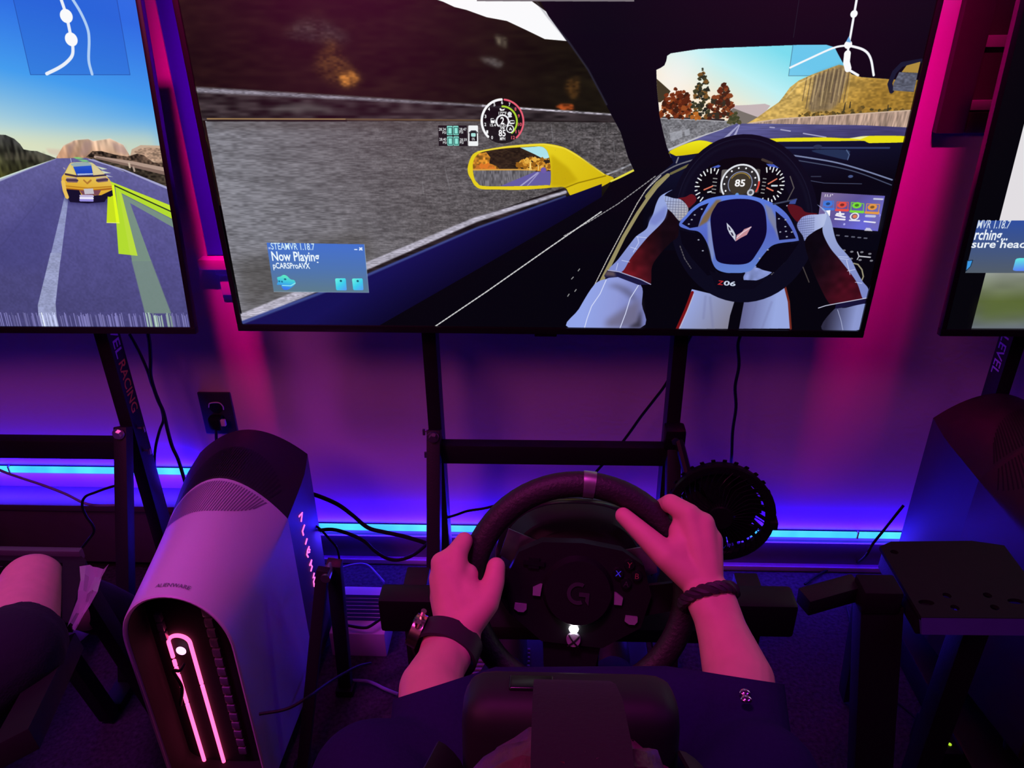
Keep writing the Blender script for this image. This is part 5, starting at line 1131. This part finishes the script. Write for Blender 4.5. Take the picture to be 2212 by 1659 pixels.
for q, d in (((.083,.676,.888), Vector((.080,.650,.908)) - Vector((.088,.682,.881))), ((-.051,.642,.845), Vector((-.049,.621,.864)) - Vector((-.052,.647,.837)))): pass
# shirt with open short sleeves
bm = bmesh.new(); mb = MB(); mb.bm.free(); mb.bm = bm
for E, Mx, H, r in ((Vector((-.138,.394,.828)), Vector((-.081,.410,.810)), Vector((-.096,.528,.821)), .045), (Vector((.174,.407,.824)), Vector((.160,.421,.807)), Vector((.186,.542,.821)), .041)):
    limb(bm, E, .050, Mx, .050); limb(bm, Mx, .050, H, r, False, True)
    limb(bm, E, .050, (.03, .16, .83), .075); limb(bm, E, .050, (.03, .19, .74), .10)
mb.ball((.03, .16, .68), .15, (1.15, .85, 1.1)); mb.ball((.03, .14, .50), .14, (1.15, .95, 1.0)); limb(bm, (.03, .17, .84), .066, (.03, .15, .74), .12)
limb(bm, (-.060,.472,.796), .055, (.125,.480,.795), .055); limb(bm, (.0, .30, .72), .10, (.03, .16, .70), .12)
sh = fused('shirt', bm, .0042, 'shirt', person, None, 4)
b2 = bmesh.new(); b2.from_mesh(sh.data); so = world_loc(sh)
for p, q, k in ([(-.136,.482,.823),(-.075,.508,.824),(-.117,.413,.905)], [(.146,.520,.826),(.211,.504,.831),(.122,.433,.921)]):
    p, q, k = Vector(p), Vector(q), Vector(k); nn = (q - p).cross(k - p); nn = nn if nn.y > 0 else -nn
    g = b2.verts[:] + b2.edges[:] + b2.faces[:]
    e = bmesh.ops.bisect_plane(b2, geom=g, plane_co=p - so, plane_no=nn, clear_outer=True)['geom_cut']
    bmesh.ops.holes_fill(b2, edges=[x for x in e if isinstance(x, bmesh.types.BMEdge)], sides=0)
b2.to_mesh(sh.data); b2.free(); sh.data.shade_smooth(); sh.data.set_sharp_from_angle(angle=R(40))
sh['label'] = 'plain navy short-sleeved shirt'
for q in ((.171,.464,.863), (.169,.453,.868)): MB().ball(q, .0042, (1.2, 1, .7), 12).build('snap_button', 'snap', person)
# trousers down to the pedals
bm = bmesh.new()
mb = MB(); mb.bm.free(); mb.bm = bm; mb.ball((.03, .12, .42), .13, (1.2, 1.0, .8))
for s in (1, -1):
    limb(bm, (.03 + s * .08, .14, .42), .085, (.03 + s * .13, .60, .50), .062); limb(bm, (.03 + s * .13, .60, .50), .062, (.03 + s * .11, 1.10, .16), .045, False, True)
fused('trousers', bm, .006, 'trouser', person)
for s in (1, -1): MB().ball((.03 + s * .11, 1.20, .105), .055, (.85, 2.0, .75), 20, Matrix.Rotation(R(20), 3, 'X')).build('shoe', 'black', person)
# short hair, combed back from the straps
h = MB(); rows = []; rnd = np.random.default_rng(4)
for i in range(15):
    th = R(6 + 112 * i / 14); ring = []
    for j in range(72):
        ph = 2 * math.pi * j / 72; x, y, z = math.sin(th) * math.cos(ph), math.sin(th) * math.sin(ph), math.cos(th)
        if y > .25: z = max(z, .12 + .5 * (y - .25)) if i > 8 else z
        k = 1.0 + .035 * math.sin(ph * 18 + 3 * math.sin(th * 4)) + .02 * rnd.random()
        ring.append(hp(x * .086 * k, y * .100 * k - .004, z * .103 * k + .004))
    rows.append(ring)
h.loft(rows, True, True).build('hair', 'hair', person, smooth_deg=60)

# headset on the head
t = thing('vr_headset', hp(0, .12, -.03), "black virtual reality headset strapped on the player's head", 'headset')
MH = Matrix.Translation(HC) @ HT
def hb(lo, hi, bev, name, m): MB().box(lo, hi, bev, MH, 4).build(name, m, t)
hb((-.080, .140, -.075), (.080, .196, .034), .024, 'visor', 'headset'); hb((-.066, .085, -.060), (.066, .150, -.004), .016, 'face_gasket', 'headset'); hb((-.045, .160, .0325), (-.012, .176, .0365), .0018, 'visor_highlight', 'black_gloss')  # last piece is a gloss plate added for the visor highlight
band = lambda y, z, w: [MH @ Vector((w * s, y, z)) for s in (-1, 1)]
def strap(path, w, th, name, m='strap'):
    rows = []
    for i, (y, z) in enumerate(path):
        a = path[max(i - 1, 0)]; b = path[min(i + 1, len(path) - 1)]; d = math.hypot(b[0] - a[0], b[1] - a[1]); ny, nz = -(b[1] - a[1]) / d, (b[0] - a[0]) / d
        rows.append([MH @ Vector((-w, y, z)), MH @ Vector((w, y, z)), MH @ Vector((w, y - ny * th, z - nz * th)), MH @ Vector((-w, y - ny * th, z - nz * th))])
    MB().loft(rows).build(name, m, t)
strap([(.160, .034), (.135, .062), (.100, .085), (.060, .104), (.015, .112), (-.035, .108), (-.080, .082), (-.108, .035), (-.112, -.01)], .026, -.005, 'top_strap')
for s in (1, -1):
    MB().tube([MH @ Vector((s * .088, .150, -.015)), MH @ Vector((s * .096, .09, -.005)), MH @ Vector((s * .094, .03, .002)), MH @ Vector((s * .084, -.05, .0)), MH @ Vector((s * .050, -.105, -.01)), MH @ Vector((0, -.122, -.012))], (.004, .014), 10, 4, flat=None).build('side_strap', 'headset', t)
hb((-.05, -.135, -.035), (.05, -.112, .025), .010, 'rear_cradle', 'headset')
MB().cyl(MH @ Vector((0, -.13, -.005)), MH @ Vector((0, -.150, -.005)), .026, .024, 24).build('rear_dial', 'black', t)

# wrist wear
def ring_band(c, ax, up, ra, rb, w, th, name, m, parent=None):
    ax = Vector(ax).normalized(); up = Vector(up); up = (up - ax * up.dot(ax)).normalized(); sd = ax.cross(up); rows = []
    for dw, dr in ((-w / 2, 0), (-w / 2 + .001, th), (w / 2 - .001, th), (w / 2, 0)):
        rows.append([Vector(c) + ax * dw + sd * (ra + dr) * math.cos(a) + up * (rb + dr) * math.sin(a) for a in np.linspace(0, 2 * math.pi, 41)[:-1]])
    rows.append(rows[0]); return MB().loft(rows, False, False).build(name, m, parent), sd, up
c = Vector((-.099,.573,.794)); ax = Vector((-.094,.589,.802)) - Vector((-.107,.524,.802)); view = Vector((0, 0, 1.4)) - c
t = thing('wristwatch', c, 'dark wristwatch with a gold case on the left wrist', 'watch')
_, sd, up = ring_band(c, ax, view, .0320, .0262, .026, .003, 'band', 'band', t)
sd = sd if sd.x < 0 else -sd; cc = c + sd * .036 + up * .004; axn = ax.normalized()
mw = Matrix((axn, sd.cross(axn), sd)).transposed().to_4x4(); mw.translation = cc
MB().cyl(mw @ Vector((0, 0, -.006)), mw @ Vector((0, 0, .005)), .0175, .0165, 28).build('case', 'watch_metal', t)
MB().cyl(mw @ Vector((0, 0, .005)), mw @ Vector((0, 0, .0062)), .0145, .0135, 28).build('glass', 'black_gloss', t)
for s in (1, -1): MB().cyl(mw @ Vector((s * .008, .0, .0)) + up * .016, mw @ Vector((s * .008, 0, 0)) + up * .022, .003, seg=10).build('crown', 'watch_metal', t)
c = Vector((.171,.612,.831)); ax = Vector((.169,.621,.837)) - Vector((.179,.576,.817))
o = MB()
axn = ax.normalized(); up = (Vector((0, 0, 1.4)) - c); up = (up - axn * up.dot(axn)).normalized(); sd = axn.cross(up)
for k in range(3):
    o.tube([c + axn * (.0035 * math.sin(7 * a + k * 2.09)) + sd * (.0285 + .0012 * math.cos(7 * a + k * 2.09)) * math.cos(a) + up * (.0245 + .0012 * math.cos(7 * a + k * 2.09)) * math.sin(a) for a in np.linspace(0, 2 * math.pi, 85)[:-1]], .0036, 6, 1, True)
tag(o.build('bracelet', 'band'), 'dark braided bracelet on the right wrist', 'bracelet')

# neighbour on the left: only a bent knee reaches into view
bm = bmesh.new()
K = Vector((-.844,.938,.529)); T = Vector((-.763,.762,.553)); HIP = Vector((-1.02, .42, .46))
limb(bm, K, .050, T, .062); limb(bm, T, .062, HIP, .085); F0 = Vector((K.x - .02, K.y + .34, .07))
limb(bm, K + Vector((0, .0, -.02)), .046, K.lerp(F0, .4), .046); limb(bm, K.lerp(F0, .4), .046, F0, .033)
limb(bm, F0, .034, F0 + Vector((0, .12, -.04)), .030)
K2 = K + Vector((-.24, 0, 0)); H2 = HIP + Vector((-.2, 0, 0))
limb(bm, K2, .050, H2, .085); F2 = F0 + Vector((-.24, 0, 0)); limb(bm, K2, .048, F2, .034); limb(bm, F2, .034, F2 + Vector((0, .12, -.04)), .030); limb(bm, HIP, .09, H2, .09); limb(bm, HIP.lerp(H2, .5), .11, HIP.lerp(H2, .5) + Vector((0, -.1, .4)), .13)
limb(bm, HIP.lerp(H2, .5) + Vector((0, -.1, .4)), .06, HIP.lerp(H2, .5) + Vector((0, -.08, .56)), .055); mb = MB(); mb.bm.free(); mb.bm = bm; mb.ball(HIP.lerp(H2, .5) + Vector((0, -.06, .68)), .09, (.86, 1.05, 1.25))
nb = fused('person', bm, .006, 'skin', None, (HIP.x - .1, HIP.y, 0), 4)
tag(nb, 'bare bent knee of a seated person in dark shorts behind the white tower', 'person')
bm = bmesh.new(); cut = Vector((-.777,.810,.538)); limb(bm, cut, .064, T, .070, True, False); limb(bm, T, .072, HIP, .095); limb(bm, HIP, .10, H2, .10); limb(bm, H2, .095, K2.lerp(H2, .3), .070, False, True)
fused('shorts', bm, .005, 'shorts', nb, None, 3)
bm = bmesh.new(); limb(bm, K.lerp(F0, .20), .0475, K.lerp(F0, .4), .0485, True); limb(bm, K.lerp(F0, .4), .0485, F0, .037); limb(bm, F0, .038, F0 + Vector((0, .12, -.032)), .034)
fused('shin_shade', bm, .005, 'shorts', nb, None, 3)  # dark sleeve over the shin, added in place of deep shade

# seats
def seat(x, y, label, tip):
    t = thing('gaming_chair', (x, y, 0), label, 'chair', 'racing chairs')
    MB().box((x - .20, y - .12, .24), (x + .20, y + .36, .31), .04, None, 4).build('cushion', 'seat', t)
    MB().box((x - .21, y - .24, .30), (x + .21, y - .13, 1.0), .045, None, 4).build('backrest', 'seat', t)
    for s in (1, -1): MB().box((x + s * .225 - .03, y - .20, .34), (x + s * .225 + .03, y + .05, .80), .025, None, 4).build('side_bolster', 'seat', t)
    MB().box((x - .16, y - .10, .10), (x + .16, y + .30, .26), .01).build('slider_frame', 'tube', t)
    for s in (1, -1): MB().box((x + s * .17 - .02, y - .25, 0), (x + s * .17 + .02, y + .55, .10), .006).build('floor_rail', 'tube', t)
    return t
s1 = seat(.03, -.02, 'dark racing chair under the person at the wheel', True)
seat(HIP.x - .1, HIP.y - .16, 'dark racing chair under the bare-kneed neighbour', False)
